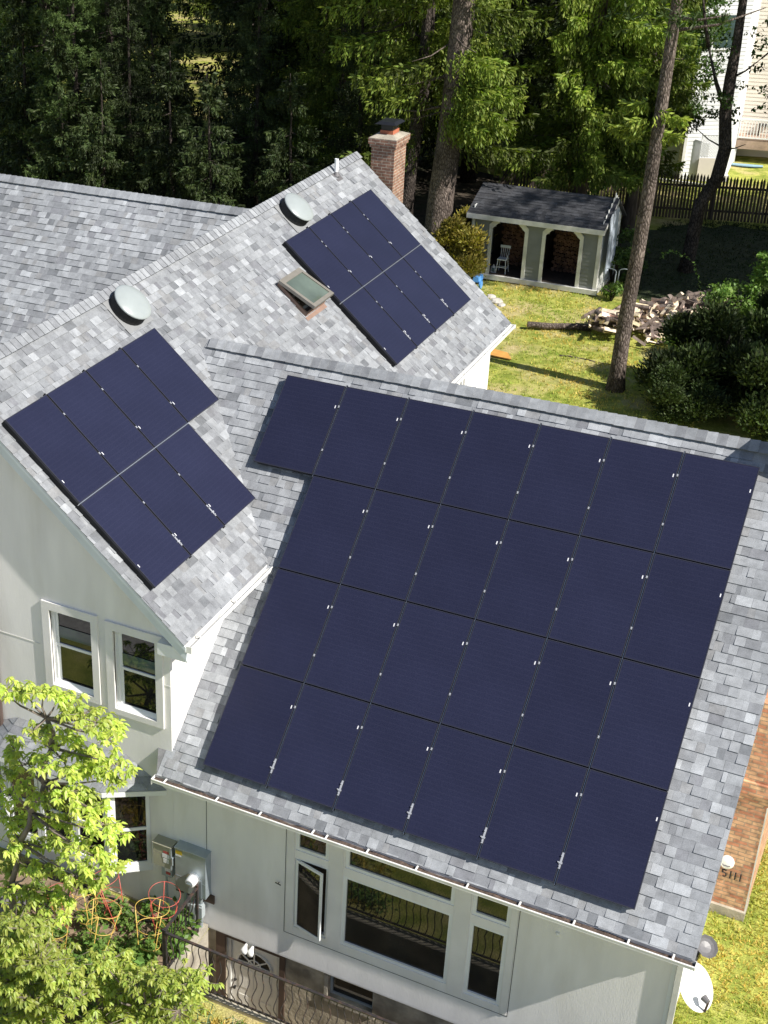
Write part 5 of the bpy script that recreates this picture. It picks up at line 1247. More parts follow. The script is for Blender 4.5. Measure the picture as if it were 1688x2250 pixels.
def spruce_crown(h0, h1, r0, nb, gap=None, twig=36, size=1.0, boughs=(), tail=.55, pw=1.15, base_t=(.28, 1.15)):
    Ps, Ds, Ls, Cs = [], [], [], []
    for b in range(nb + len(boughs)):
        t = RNG.uniform(0, 1) ** pw; z = h0 + (h1 - h0) * t
        az = RNG.uniform(0, 2 * pi); bo = b >= nb
        if bo: az, z, t = boughs[b - nb][0], boughs[b - nb][1], 0
        if not bo and gap is not None and z < gap[2] and abs((az - gap[0] + pi) % (2 * pi) - pi) < gap[1]: continue
        ln = boughs[b - nb][2] if bo else r0 * (1 - t) ** .75 * RNG.uniform(.65, 1.1) + .25
        d = np.array([cos(az), sin(az), 0]); q = np.array([-sin(az), cos(az), 0])
        n = int(twig * (ln / r0 * .8 + .2) * (1.6 if bo else 1)); s = RNG.uniform(.18, 1, n) ** .8
        side = RNG.uniform(-1, 1, n) * .30 * ln * (1.1 - s) + RNG.normal(0, .06, n)
        zc = -.55 * ln * s + .32 * ln * s ** 2 * 1.1
        base = d * (s * ln)[:, None] + q * side[:, None]; base[:, 2] += z + zc - np.abs(side) * .35
        bt = RNG.uniform(*base_t) if not bo else RNG.uniform(.95, 1.35)  # inner branches dark, boughs bright: crown light and shade put into colour
        hang = RNG.uniform(.15, tail, n) * (1.15 - .5 * s) * size
        m = 6
        for k in range(m):
            p = base.copy(); p[:, 2] -= hang * k / m; p[:, :2] += RNG.normal(0, .02, (n, 2))
            dd = np.stack([d[0] * .5 + RNG.normal(0, .38, n), d[1] * .5 + RNG.normal(0, .38, n), -RNG.uniform(.6, 1.5, n)], 1)
            Ps.append(p); Ds.append(dd); Ls.append(RNG.uniform(.10, .19, n) * size); Cs.append(tone(n, .7, 1.3) * bt)
        # flat sprays along the branch
        n2 = n; p = d * (s * ln)[:, None] + q * (side * .6)[:, None]; p[:, 2] += z + zc
        Ps.append(p); Ds.append(d + q * np.sign(side)[:, None] * .8 + RNG.normal(0, .25, (n, 3))); Ls.append(RNG.uniform(.16, .3, n) * size); Cs.append(tone(n, .8, 1.4) * bt)
    P_, D_, L_, C_ = np.concatenate(Ps), np.concatenate(Ds), np.concatenate(Ls), np.concatenate(Cs)
    return diamonds(P_, D_, RNG.normal(0, 1, P_.shape), L_, L_ * RNG.uniform(.28, .42, len(L_)), .05, C_)
def pine_crown(h0, h1, r0, nb, tufts=22, per=15):
    Ps, Ds, Cs = [], [], []
    for b in range(nb):
        t = RNG.uniform(0, 1); z = h0 + (h1 - h0) * t; az = RNG.uniform(0, 2 * pi)
        ln = r0 * (1 - t * .8) * RNG.uniform(.6, 1.1) + .3
        d = np.array([cos(az), sin(az), 0]); q = np.array([-sin(az), cos(az), 0]); bt = RNG.uniform(.6, 1.45)
        for k in range(tufts):
            s = RNG.uniform(.3, 1) ** .7; c = d * s * ln + q * RNG.normal(0, .28) * ln * (1.1 - s * .6); c[2] = z + .18 * ln * s + RNG.normal(0, .18)
            dd = unit(RNG.normal(0, 1, (per, 3)) + d * .7 + np.array([0, 0, .5]))
            Ps.append(np.repeat(c[None], per, 0)); Ds.append(dd); Cs.append(tone(per, .75, 1.3, .08) * bt)
    P_, D_, C_ = np.concatenate(Ps), np.concatenate(Ds), np.concatenate(Cs)
    L_ = RNG.uniform(.16, .28, len(P_))
    return diamonds(P_, D_, RNG.normal(0, 1, P_.shape), L_, L_ * .22, 0, C_)
def clump_crown(c, rad3, nclump, per, leaf, rcl, gap=.25, low=.0):
    Ps, Ns, Cs = [], [], []
    for b in range(nclump):
        v = RNG.normal(0, 1, 3); v /= np.linalg.norm(v); rr = RNG.uniform(gap, 1) ** .5
        cc = np.array(c) + v * np.array(rad3) * rr
        if cc[2] < low: cc[2] = low + RNG.uniform(0, .3)
        n = int(per * RNG.uniform(.6, 1.3)); p = RNG.normal(0, 1, (n, 3)); p = unit(p) * RNG.uniform(.2, 1, (n, 1)) ** .5 * rcl * np.array([1.2, 1.2, .65]) * RNG.uniform(.7, 1.2)
        Ps.append(cc + p); Ns.append(unit(p) * .6 + RNG.normal(0, .5, (n, 3)) + np.array([0, 0, .5])); Cs.append(tone(n, .75, 1.3) * RNG.uniform(.6, 1.35))
    P_, N_, C_ = np.concatenate(Ps), np.concatenate(Ns), np.concatenate(Cs)
    D_ = RNG.normal(0, 1, P_.shape); D_[:, 2] -= .5
    L_ = leaf * RNG.uniform(.7, 1.3, len(P_))
    return diamonds(P_, D_, N_, L_, L_ * .55, .08, C_)
def spray_bush(rx, ry, h, n, leaf, up=.8, per=10, lump=1.0):
    # dense shrub of short upright sprays on an uneven lumpy form
    k = 18; lc = np.stack([RNG.uniform(-.75, .75, k) * rx, RNG.uniform(-.75, .75, k) * ry, RNG.uniform(.08, .8, k) * h], 1); lr = RNG.uniform(.28, .5, k) * min(rx, ry) * lump
    i = RNG.integers(0, k, n); v = unit(RNG.normal(0, 1, (n, 3))); v[:, 2] = np.abs(v[:, 2]) * 1.0 - .25
    base = lc[i] + v * lr[i][:, None] * RNG.uniform(.55, 1.08, (n, 1)); base[:, 2] = np.maximum(base[:, 2], .05)
    bt = RNG.uniform(.55, 1.35, k)[i] * RNG.uniform(.7, 1.3, n)
    P_ = np.repeat(base, per, 0) + RNG.normal(0, leaf * .7, (n * per, 3)); D_ = np.repeat(v + np.array([0, 0, up]), per, 0) + RNG.normal(0, .5, (n * per, 3))
    L_ = leaf * RNG.uniform(.7, 1.4, n * per)
    return diamonds(P_, D_, RNG.normal(0, 1, P_.shape), L_, L_ * .4, .05, tone(n * per, .75, 1.3) * np.repeat(bt, per)[:, None])
def trunk_mb(pts, radii, n=12, limbs=()):
    mb = MB(); mb.tube(pts, radii, n)
    for a, b, r in limbs:
        a = Vector(a); b = Vector(b); m = a.lerp(b, .5) + Vector((0, 0, -.06 * (b - a).length)); mb.tube([a, m, b], [r, r * .65, r * .25], 6)
    return mb
def wob(h, lean, k=9, a=.06, seed=0):
    rs = random.Random(seed); return [Vector((lean[0] * (i / (k - 1)) + rs.uniform(-a, a) * (i > 0), lean[1] * (i / (k - 1)) + rs.uniform(-a, a) * (i > 0), h * i / (k - 1))) for i in range(k)]
def taper(r0, r1, k=9, flare=1.35):
    return [(r0 * (1 - i / (k - 1)) + r1 * i / (k - 1)) * (flare if i == 0 else 1) for i in range(k)]
def limbs_for(h0, h1, r, n, seed, droop=-.2, rad_=.05):
    rs = random.Random(seed); out = []
    for i in range(n):
        z = rs.uniform(h0, h1); a = rs.uniform(0, 2 * pi); l = r * (1 - .7 * (z - h0) / max(h1 - h0, .1)) * rs.uniform(.6, .95)
        out.append(((0, 0, z), (cos(a) * l, sin(a) * l, z + droop * l), rad_ * rs.uniform(.5, 1.1)))
    return out
def tree(name, loc, label, cat, tpts, trad, tm, crown, cm, group=None, limbs=()):
    t = thing(name, loc, label, cat, group)
    trunk_mb(tpts, trad, 14, limbs).build('trunk', tm, t, smooth=True, local=True)
    if crown is not None: link('crown', npmesh('crown', *crown[:2], cm, crown[2]), t, local=True)
    return t
GT = 'trees beyond the yard'
# T1: huge spruce beside the shed
tree('spruce_tree', (-6.99, 26.67, GZ), 'huge spruce with a thick pale trunk just left of the shed', 'tree',
     [Vector(p) for p in ((-.03, 0, -.1), (.02, 0, 1.0), (.06, .0, 2.4), (.16, .02, 3.7), (.28, .05, 5.9), (.34, .1, 8.7), (.4, .1, 13), (.5, .1, 24))], [.60, .47, .44, .42, .40, .36, .30, .06], bark_p,
     spruce_crown(4.3, 24, 3.3, 190, gap=(-1.22, .95, 11.0), twig=46, tail=.75, boughs=[(RNG.uniform(-.75, .35), RNG.uniform(4.9, 7.6), RNG.uniform(1.5, 3.1)) for _ in range(26)]), leaf_spruce, None, limbs_for(5, 18, 2.8, 40, 2))
# T3: slim pine in the lawn
t3 = tree('pine_tree', (1.47, 18.24, GZ), 'slim tall pine standing alone in the lawn beside the woodpile', 'tree',
     [Vector(p) for p in ((0, 0, -.1), (0.0, 0, .5), (.02, 0, 2.1), (.10, 0, 3.9), (.16, 0, 5.6), (.18, .02, 7.6), (.20, .05, 10), (.3, .1, 19))], [.29, .215, .195, .18, .17, .155, .14, .04], bark_p,
     [np.concatenate(q) for q in (lambda A, B: ((A[0], B[0]), (A[1], B[1] + len(A[0])), (A[2], B[2] * np.array([3.0, 2.5, 1.2]))))(pine_crown(9.6, 19, 2.6, 56, 16, 14), spruce_crown(6.5, 7, 1.5, 0, twig=40, tail=.4, size=.8, boughs=[(RNG.choice([2.9, 3.3, -2.4, -.5, .2]), RNG.uniform(7.2, 8.0), RNG.uniform(.6, 1.1)) for _ in range(6)]))], leaf_pine, None, [((.2, 0, 9.9), (1.5, -.3, 10.1), .05), ((.2, 0, 10.3), (-1.0, .6, 10.9), .04), ((.2, .05, 9.6), (2.2, .5, 10.2), .05), ((.2, .05, 11), (1.8, .9, 11.6), .05)])
# T4: leaning dark broadleaf
T4P = [Vector(p) for p in ((0, 0, -.1), (.03, 0, .6), (.12, 0, 2.4), (.53, 0, 3.3), (.64, 0, 4.3), (.46, .0, 5.5), (.46, 0, 6.5), (.48, 0, 7.5), (.45, .1, 8.9), (.5, .2, 13))]
tree('leaning_tree', (.97, 29.36, GZ), 'dark crooked leafy tree leaning in front of the white house', 'tree', T4P, [.30, .23, .21, .21, .20, .19, .18, .15, .12, .04], bark_dk,
     [np.concatenate(q) if i != 1 else np.concatenate([q[0], q[1] + nv]) for i, q, nv in ((lambda A, B: [(0, (A[0], B[0]), 0), (1, (A[1], B[1]), len(A[0])), (2, (A[2], B[2]), 0)])(clump_crown((.9, .3, 11.8), (2.2, 2.2, 3.6), 34, 50, .15, .38, .3), clump_crown((.9, .1, 6.8), (1.7, .8, 2.4), 40, 26, .14, .26, .4)))], leaf_broad, None,
     [(T4P[5], (-.35, 0, 7.4), .10), ((-.35, 0, 7.4), (-.9, .1, 9.5), .07), (T4P[6], (1.3, -.1, 7.2), .05), ((1.3, -.1, 7.2), (2.1, .2, 8.2), .03), (T4P[4], (1.3, -.4, 4.6), .035), (T4P[4], (-.55, .3, 4.9), .03)])
# spruce behind the shed
tree('spruce_tree', (-3.35, 31.0, GZ), 'tall spruce with bright hanging boughs right behind the shed roof', 'tree', wob(25, (.4, .2), seed=4), taper(.26, .04), bark,
     spruce_crown(3.6, 24, 3.0, 200, twig=50, tail=.8, pw=1.7, base_t=(.3, .9), boughs=[(RNG.uniform(-2.2, .3), RNG.uniform(3.0, 10.5), RNG.uniform(1.6, 3.5)) for _ in range(46)]), leaf_spruce, None, limbs_for(4, 18, 2.6, 46, 5))
tree('spruce_tree', (-1.75, 32.2, GZ), 'spruce with hanging boughs left of the slim pine trunk, in front of the low wing', 'tree', wob(22, (.2, .2), seed=6), taper(.20, .04), bark,
     spruce_crown(4.6, 20, 1.8, 170, twig=46, tail=.75, pw=1.5, boughs=[(RNG.uniform(-2.4, -.3), RNG.uniform(3.6, 9.5), RNG.uniform(1.0, 2.0)) for _ in range(26)]), leaf_spruce, None, limbs_for(5, 16, 2.0, 36, 7))
# T2
tree('spruce_tree', (-9.07, 28.92, GZ), 'dark spruce trunk rising behind the old brick chimney', 'tree', [Vector(p) for p in ((0, 0, -.1), (.03, 0, 1), (.1, 0, 2.4), (.26, 0, 3.9), (.42, 0, 5.3), (.47, 0, 8.3), (.5, 0, 14), (.6, 0, 25))], [.42, .29, .26, .25, .24, .22, .18, .05], bark_dk,
     spruce_crown(7.2, 25, 3.4, 210, gap=(-1.2, .8, 9.5), twig=44, tail=.8), leaf_spruce, None, limbs_for(7, 18, 2.8, 30, 8))
tree('thin_tree', (-2.28, 34.6, GZ), 'thin pale trunk with a fork behind the right end of the shed', 'tree', [Vector(p) for p in ((0, 0, -.1), (.02, 0, 1.6), (-.05, 0, 3.0), (-.02, 0, 4.2), (.3, 0, 5.8), (.5, 0, 9))], [.22, .17, .15, .13, .09, .03], bark_p,
     clump_crown((.2, 0, 8.0), (2.2, 2.0, 3.2), 60, 80, .14, .42, .3), leaf_broad, None, [((-.03, 0, 4.0), (-.6, 0, 6.0), .09), ((-.6, 0, 6), (-1.1, 0, 8), .05)])
# forest kinds
sp = tree('spruce_tree', (-15.9, 39.6, GZ), 'x', 'tree', wob(26, (.3, .2), seed=11), taper(.28, .04), bark_dk, spruce_crown(3.2, 26, 3.7, 300, twig=46, tail=.95, pw=1.6), leaf_spruce, GT, limbs_for(4, 20, 3, 40, 12))
sp['label'] = 'drooping spruce with a bare dark trunk left of the old chimney'
spd = tree('spruce_tree', (-17.6, 39.0, GZ), 'dark spruce with hanging twigs beyond the rear ridge, beside the pines', 'tree', wob(25, (.3, .2), seed=13), taper(.25, .04), bark_dk, spruce_crown(2.6, 25, 4.0, 290, twig=44, size=1.1), leaf_dark, GT, limbs_for(3, 20, 3, 40, 14))
wp = tree('pine_tree', (-24.4, 30.5, GZ), 'bluish green white pine at the left edge above the rear roof', 'tree', wob(22, (.3, .2), seed=15), taper(.24, .05), bark_dk, pine_crown(1.0, 22, 4.2, 120, 26, 14), leaf_pine, GT, limbs_for(2, 18, 3.2, 46, 16, .1))
bl = tree('maple_tree', (-1.6, 49.5, GZ), 'leafy green tree against the corner of the white house', 'tree', wob(13, (.3, .2), seed=17), taper(.2, .05), bark_dk, clump_crown((0, 0, 8.2), (3.4, 3.2, 5.0), 150, 95, .2, .62, .3), leaf_broad, GT, limbs_for(4, 10, 2.4, 20, 18, .4))
k = 0
LAB_SP = 'one of the many dark spruces crowding the background woods'
for x, y, src, sc, lab in (
    (-11.2, 29.6, spd, .42, 'low dark spruce at the far foot of the main roof peak'), (-15.0, 28.6, spd, .45, 'low dark spruce just over the junction of the two ridges'), (-19.9, 27.6, spd, .40, 'low dark spruce over the middle of the rear wing ridge'), (-22.2, 27.6, wp, .5, 'low bushy pine just over the rear ridge at far left'), (-13.0, 31.8, sp, .62, 'mid sized drooping spruce over the main roof peak'),
    (-12.4, 37.2, sp, .95, 'drooping spruce directly above the old brick chimney'), (-17.8, 34.8, spd, .95, 'dark spruce over the middle of the rear ridge'), (-14.6, 33.6, sp, .8, 'shorter drooping spruce above the peak of the main roof'),
    (-24.8, 35.0, wp, 1.0, 'white pine second from the left edge, over the rear ridge'), (-28.5, 35.0, wp, 1.1, 'taller white pine behind the one at the left edge'), (-22.2, 30.0, wp, .78, 'small white pine just above the rear ridge at left'),
    (-29.4, 40.0, spd, 1.1, 'dark spruce behind the white pines'), (-9.6, 37.5, spd, 1.0, 'drooping spruce between the two largest trunks'), (-5.4, 38.0, spd, .95, 'drooping spruce at the top centre right of the thick trunk'),  # last two take the dark needles: unlit depth put into their colour
    (-5.2, 47.5, bl, .9, 'leafy tree behind the low wing of the neighbours'), (1.9, 51.5, bl, .8, 'leafy tree behind the deck'), (-2.5, 39.4, bl, .72, 'leafy green tree just right of the slim pine, against the white house')):
    dup(src, (x, y, GZ), RNG.uniform(0, 6), lab, GT, float(sc * RNG.uniform(.95, 1.05)))
yp = tree('young_spruce', (-25.5, 28.6, GZ), 'low dark spruce just over the rear ridge at the left edge', 'tree', wob(7.5, (.1, .1), seed=25), taper(.10, .02), bark_dk, spruce_crown(.2, 7.5, 2.2, 120, twig=34, pw=1.3, base_t=(.35, 1.2)), leaf_dark, 'young spruces over the rear ridge', limbs_for(.5, 5, 1.5, 16, 26, -.2, .03))
for x, y, s_, lab in ((-22.6, 27.0, .9, 'low dark spruce over the rear ridge, second from the left edge'), (-20.2, 26.0, .8, 'low dark spruce over the rear ridge, third from the left edge'), (-17.4, 26.4, .85, 'low dark spruce over the right half of the rear ridge'), (-15.2, 25.4, .8, 'low dark spruce over the junction of rear and main ridges'), (-27.8, 31.4, 1.1, 'dark spruce behind the one at the left edge'), (-20.6, 30.6, 1.1, 'dark spruce in the second row over the rear ridge'), (-12.6, 26.6, .8, 'low dark spruce over the upper main ridge')):
    dup(yp, (x, y, GZ), RNG.uniform(0, 6), lab, 'young spruces over the rear ridge', float(s_))
for x, y in ((-34, 41), (-36, 52), (-41, 47), (-33, 60), (-28, 60), (-24, 62), (-19, 60), (-15, 63), (-10, 58), (-39, 62), (-45, 57), (-47, 70), (-30, 72), (-22, 75), (-14, 74), (-7, 66), (-36, 78), (-50, 82), (-43, 88), (-26, 88), (-17, 90), (-8, 84), (-1, 74), (-32, 96), (-3, 95), (-54, 68), (-12, 50), (-8.5, 43.5), (-22, 97), (5, 88), (-60, 90)):
    dup((sp, spd, spd)[k % 3], (x + RNG.uniform(-1, 1), y + RNG.uniform(-1, 1), GZ), RNG.uniform(0, 6), LAB_SP, 'background spruce woods', float(RNG.uniform(.95, 1.3))); k += 1
# trees standing just outside the right edge (they shade the yard)
for x, y, src, sc, lab in ((7.3, 28.2, bl, .8, 'leafy tree at the right of the shaded yard'), (7.2, 31.6, bl, .8, 'leafy tree right of the crooked trunk'), (7.7, 35.2, bl, .75, 'leafy tree at the right end of the fence'), (9.9, 28.6, bl, 1.22, 'tallest leafy tree farther right of the shed'), (9.7, 30.6, bl, 1.0, 'full leafy tree farther right of the shaded yard'), (9.9, 33.6, bl, 1.0, 'full leafy tree farther right of the crooked trunk'), (10.2, 36.6, bl, 1.0, 'full leafy tree behind the right end of the fence'), (8.9, 26.4, bl, .55, 'small leafy tree at the right of the woodpile'), (9.3, 17.6, bl, .55, 'small leafy tree right of the dark junipers'), (9.5, 20.3, bl, .5, 'small leafy tree right of the junipers, nearer the woodpile'), (12.5, 29.0, bl, 1.1, 'tall leafy tree outside the right edge')):
    dup(src, (x, y, GZ), RNG.uniform(0, 6), lab, 'trees at the right of the yard', float(sc))

tree('tall_oak', (12.0, 24.6, GZ), 'tall thin crowned tree whose shade dapples the shed roof, right of the yard', 'tree', wob(17, (.2, .1), seed=31), taper(.22, .05), bark_dk, clump_crown((0, 0, 16.0), (2.7, 2.2, 2.7), 46, 70, .2, .55, .3), leaf_broad, 'trees at the right of the yard', limbs_for(14, 17, 2, 12, 32, .2))
# shrubs
def shrub(name, loc, label, geo, m, cat='shrub', group=None, stem=True):
    t = thing(name, loc, label, cat, group)
    if stem:
        mb = MB(); rs = random.Random(len(label))
        h = float(geo[0][:, 2].max()) * .7
        for i in range(5): mb.tube([(0, 0, -.05), (rs.uniform(-.15, .15), rs.uniform(-.15, .15), h * .5), (rs.uniform(-.4, .4), rs.uniform(-.4, .4), h)], [.035, .025, .01], 6)
        mb.build('stem', bark_dk, t, local=True)
    link('foliage', npmesh('foliage', *geo[:2], m, geo[2]), t, local=True); return t
shrub('yew_shrub', (-5.75, 24.75, GZ), 'yellowish green shrub at the left end of the shed', spray_bush(1.15, .9, 2.5, 1500, .13), leaf_gold)
shrub('leafy_shrub', (-8.15, 26.0, GZ), 'small lit green shrub at the foot of the trunks left of the shed', clump_crown((0, 0, .9), (.7, .6, .8), 26, 70, .12, .28, .2, .1), leaf_garden)
shrub('leafy_shrub', (-6.2, 28.4, GZ), 'dim green shrub in the shade right of the thick trunk', spray_bush(.8, .7, 1.6, 500, .13), leaf_gold)
bu = shrub('juniper_shrub', (4.15, 18.4, GZ), 'large dark juniper at the right end of the front ridge', spray_bush(1.7, 1.4, 2.6, 3400, .13), leaf_bush, group='dark shrubs at the right edge')
for x, y, sx_, lab in ((3.5, 19.6, (.5, .5, .5), 'low dark juniper right of the woodpile'), (3.3, 17.2, (.7, .7, .6), 'low dark juniper in front of the large one, over the ridge'), (5.5, 20.9, (.9, .9, 1.1), 'dark juniper at the right edge beside the woodpile'), (5.8, 23.4, (.95, .9, 1.05), 'dark juniper behind the others near the climbing vine'), (6.0, 17.4, (.9, 1, 1.1), 'dark juniper farthest right, behind the ridge end')):
    dup(bu, (x, y, GZ), RNG.uniform(0, 6), lab, 'dark shrubs at the right edge', sx_)
shrub('leafy_shrub', (2.75, 21.6, GZ), 'bright leafy patch creeping over the right end of the woodpile', clump_crown((0, 0, .55), (.7, .8, .45), 26, 80, .11, .25, .2, .1), leaf_garden)
shrub('vine_shrub', (3.3, 25.2, GZ), 'leafy vine growing over the far end of the woodpile', clump_crown((0, 0, .7), (.9, 1.0, .55), 34, 80, .11, .26, .2, .1), leaf_garden)
shrub('vine_shrub', (4.7, 23.2, GZ), 'tall leafy vine climbing at the right edge above the junipers', clump_crown((0, 0, 2.4), (.7, .8, 1.3), 40, 70, .12, .25, .2, .1), leaf_garden)
shrub('ivy_shrub', (-3.35, 33.2, GZ), 'bright leafy vine climbing the fence behind the shed', clump_crown((0, 0, 1.6), (.45, .3, 1.2), 24, 70, .13, .25, .2, .1), leaf_garden)
shrub('leafy_shrub', (-.55, 25.55, GZ), 'small green plant between the metal hoops', clump_crown((0, 0, .35), (.3, .25, .25), 12, 50, .1, .14, .2, .05), leaf_garden)
shrub('leafy_shrub', (-1.0, 27.4, GZ), 'dark creeper beside the right wall of the shed', clump_crown((.4, 0, 1.0), (.5, .7, .9), 34, 60, .11, .24, .2, .1), leaf_broad)
vs_ = thing('bramble_shoot', (1.98, 26.64, GZ), 'single arching bramble shoot rising over the woodpile', 'vine')
arcp = [Vector((-.02, 0, .3)), Vector((-.1, .0, .75)), Vector((-.28, .05, 1.15)), Vector((-.6, .1, 1.42)), Vector((-1.0, .15, 1.5)), Vector((-1.3, .15, 1.42)), Vector((-1.36, .15, 1.22))]
mb = MB(); mb.tube(arcp, [.014, .013, .012, .011, .009, .007, .004], 6); mb.build('stem', leaf_garden, vs_, local=True)
pp = np.array([arcp[i].lerp(arcp[i + 1], j / 7) for i in range(6) for j in range(7)]).repeat(2, 0); n = len(pp)
link('leaf', npmesh('leaf', *diamonds(pp, RNG.normal(0, 1, (n, 3)), RNG.normal(0, .4, (n, 3)) + [0, 0, 1], RNG.uniform(.06, .12, n), RNG.uniform(.04, .07, n), .05, tone(n, .8, 1.4))[:2], leaf_garden, tone(n * 4, 1, 1.4)), vs_, local=True)

# ------------------------------------------------------------------ dogwoods in front of the bay
def leaves(P_, D_, L_, Wd, col, droop=.35):
    D_ = unit(D_); up = np.zeros_like(D_); up[:, 2] = 1; up += RNG.normal(0, .25, up.shape)
    S_ = unit(np.cross(D_, up)); Nn = unit(np.cross(S_, D_)); L1 = L_[:, None]; W1 = Wd[:, None]
    def pt(t, s, fold): return P_ + D_ * L1 * t + S_ * W1 * s - np.array([0, 0, 1]) * L1 * droop * t * t + Nn * W1 * fold
    V = np.stack([pt(0, 0, 0), pt(.35, 0, -.10), pt(.35, .46, .08), pt(.35, -.46, .08), pt(.70, 0, -.08), pt(.70, .34, .06), pt(.70, -.34, .06), pt(1, 0, 0)], 1)
    n = len(P_); F0 = np.array([(0, 1, 2, 2), (0, 3, 1, 1), (1, 4, 5, 2), (3, 6, 4, 1), (4, 7, 5, 5), (6, 7, 4, 4)])
    T_ = np.array([(0, 1, 2), (0, 3, 1), (1, 4, 2), (4, 5, 2), (3, 6, 1), (6, 4, 1), (4, 7, 5), (6, 7, 4)])
    F = (T_[None] + (np.arange(n) * 8)[:, None, None]).reshape(-1, 3)
    return V.reshape(-1, 3), F, np.repeat(col, 8, 0)
def dogwood(name, loc, label, centres, nw, spread, leafL, trunks, seed):
    t = thing(name, loc, label, 'tree', None); L0 = Vector(loc)
    rs = random.Random(seed); mb = MB(); Ps, Ds, Cs = [], [], []
    fork = [Vector(p) for p in trunks]
    mb.tube([Vector((0, 0, -.1)), fork[0] * .5 + Vector((.03, 0, 0)), fork[0]], [.085, .07, .055], 10)
    for a, b in zip(fork[:-1], fork[1:]): mb.tube([a, a.lerp(b, .5) + Vector((rs.uniform(-.06, .06), rs.uniform(-.06, .06), 0)), b], [.05, .042, .032], 8)
    for c in centres:
        c = Vector(c) - L0; bt = rs.uniform(.78, 1.18)
        f = min(fork, key=lambda q: (q - c).length + max(0, q.z - c.z) * 1.2)
        mid = f.lerp(c, .55) + Vector((rs.uniform(-.08, .08), rs.uniform(-.08, .08), -.05)); mb.tube([f, mid, c + Vector((0, 0, -.03))], [.022, .014, .006], 6)
        for w in range(nw):
            o = Vector((rs.gauss(0, spread), rs.gauss(0, spread), rs.gauss(0, spread * .2)))
            tip = c + o; mb.tube([c + Vector((0, 0, -.04)), c.lerp(tip, .6) + Vector((0, 0, -.02)), tip], [.006, .005, .003], 4, cap=False)
            k = rs.choice((6, 7, 8, 9)); a0 = rs.uniform(0, 6); az = np.array([a0 + 2 * pi * i / k + rs.uniform(-.3, .3) for i in range(k)])
            Ps.append(np.repeat(np.array(tip)[None], k, 0) + RNG.normal(0, .008, (k, 3))); Ds.append(np.stack([np.cos(az), np.sin(az), RNG.uniform(-.8, .15, k)], 1)); Cs.append(tone(k, .8, 1.22, .1) * bt)
    mb.build('trunk', bark_d, t, smooth=True, local=True)
    P_, D_, C_ = np.concatenate(Ps), np.concatenate(Ds), np.concatenate(Cs); n = len(P_)
    L_ = leafL * RNG.uniform(.7, 1.25, n)
    link('foliage', npmesh('foliage', *leaves(P_, D_, L_, L_ * .52, C_, .42)[:2], leaf_dog, np.repeat(C_, 8, 0)), t, local=True); return t
DOG= [(-1.31, -6.3, -2.8), (-1.13, -6.08, -2.8), (-0.71, -6.21, -2.63), (-0.56, -6.05, -2.75), (-0.41, -6.06, -2.89), (0.14, -6.46, -2.52), (0.39, -6.52, -2.55), (0.23, -5.96, -3.06), (0.43, -6.38, -2.89), (-0.79, -6.39, -3.2), (-0.9, -5.88, -3.75), (-0.32, -6.23, -3.21), (-1.48, -6.0, -4.02), (-1.03, -6.29, -3.93), (-1.45, -6.19, -4.3), (-0.53, -6.51, -3.54), (-0.23, -6.16, -3.55), (-0.02, -6.0, -3.62), (0.44, -6.26, -3.41), (0.37, -6.14, -3.78), (-0.01, -6.17, -3.78), (-0.09, -6.6, -3.52), (-1.51, -6.16, -4.77), (-1.08, -6.27, -4.44), (-0.56, -6.49, -4.29), (-0.07, -6.66, -3.82), (-0.16, -6.09, -4.34), (0.11, -6.39, -4.23), (-1.49, -6.24, -5.13), (-1.23, -6.13, -5.19), (-0.73, -6.25, -4.87), (-0.5, -6.11, -4.93), (0.35, -6.48, -4.35), (0.24, -6.22, -4.79), (-1.25, -6.49, -5.37), (-1.09, -6.15, -5.57), (-0.64, -6.18, -5.35), (0.12, -6.74, -4.66), (0.42, -6.73, -4.75), (0.58, -6.7, -4.87), (-1.63, -6.17, -6.22), (-0.9, -6.55, -5.66), (-0.58, -6.42, -5.63), (-0.05, -6.65, -5.3), (0.18, -6.52, -5.43), (-1.34, -6.63, -6.18), (-0.93, -6.66, -6.03), (-0.63, -6.51, -6.11), (-0.3, -6.5, -5.92), (-0.13, -6.29, -6.11), (-1.38, -6.47, -6.79), (-1.07, -6.31, -6.88), (-0.6, -6.36, -6.62)]
LOW= [(-0.98, -7.11, -6.44), (-0.41, -7.3, -6.1), (0.22, -7.6, -5.63), (-0.78, -7.18, -6.73), (-0.38, -7.12, -6.68), (0.01, -7.16, -6.55), (-0.84, -7.36, -6.97), (-0.5, -7.27, -6.97), (0.14, -7.57, -6.47), (0.18, -7.2, -6.88), (-0.72, -7.36, -7.37), (-0.16, -7.53, -7.02), (0.34, -7.66, -6.74), (0.35, -7.19, -7.26), (-1.05, -7.11, -8.25), (-0.19, -7.65, -7.38), (-0.1, -7.22, -7.79), (0.48, -7.45, -7.26), (0.86, -7.47, -6.96), (0.86, -7.4, -5.93), (1.01, -7.17, -6.07), (0.92, -7.11, -6.42), (1.49, -7.53, -5.85), (1.54, -7.24, -6.0), (1.93, -7.53, -5.63), (1.98, -7.19, -5.87), (2.3, -7.38, -5.58), (1.14, -7.11, -6.67), (1.41, -7.06, -6.66), (1.86, -7.3, -6.13), (1.97, -7.05, -6.31), (1.09, -7.4, -6.6), (1.54, -7.51, -6.44), (1.67, -7.25, -6.71), (2.14, -7.53, -6.07), (0.99, -7.45, -6.34), (1.24, -7.35, -6.93), (1.59, -7.24, -6.93)]
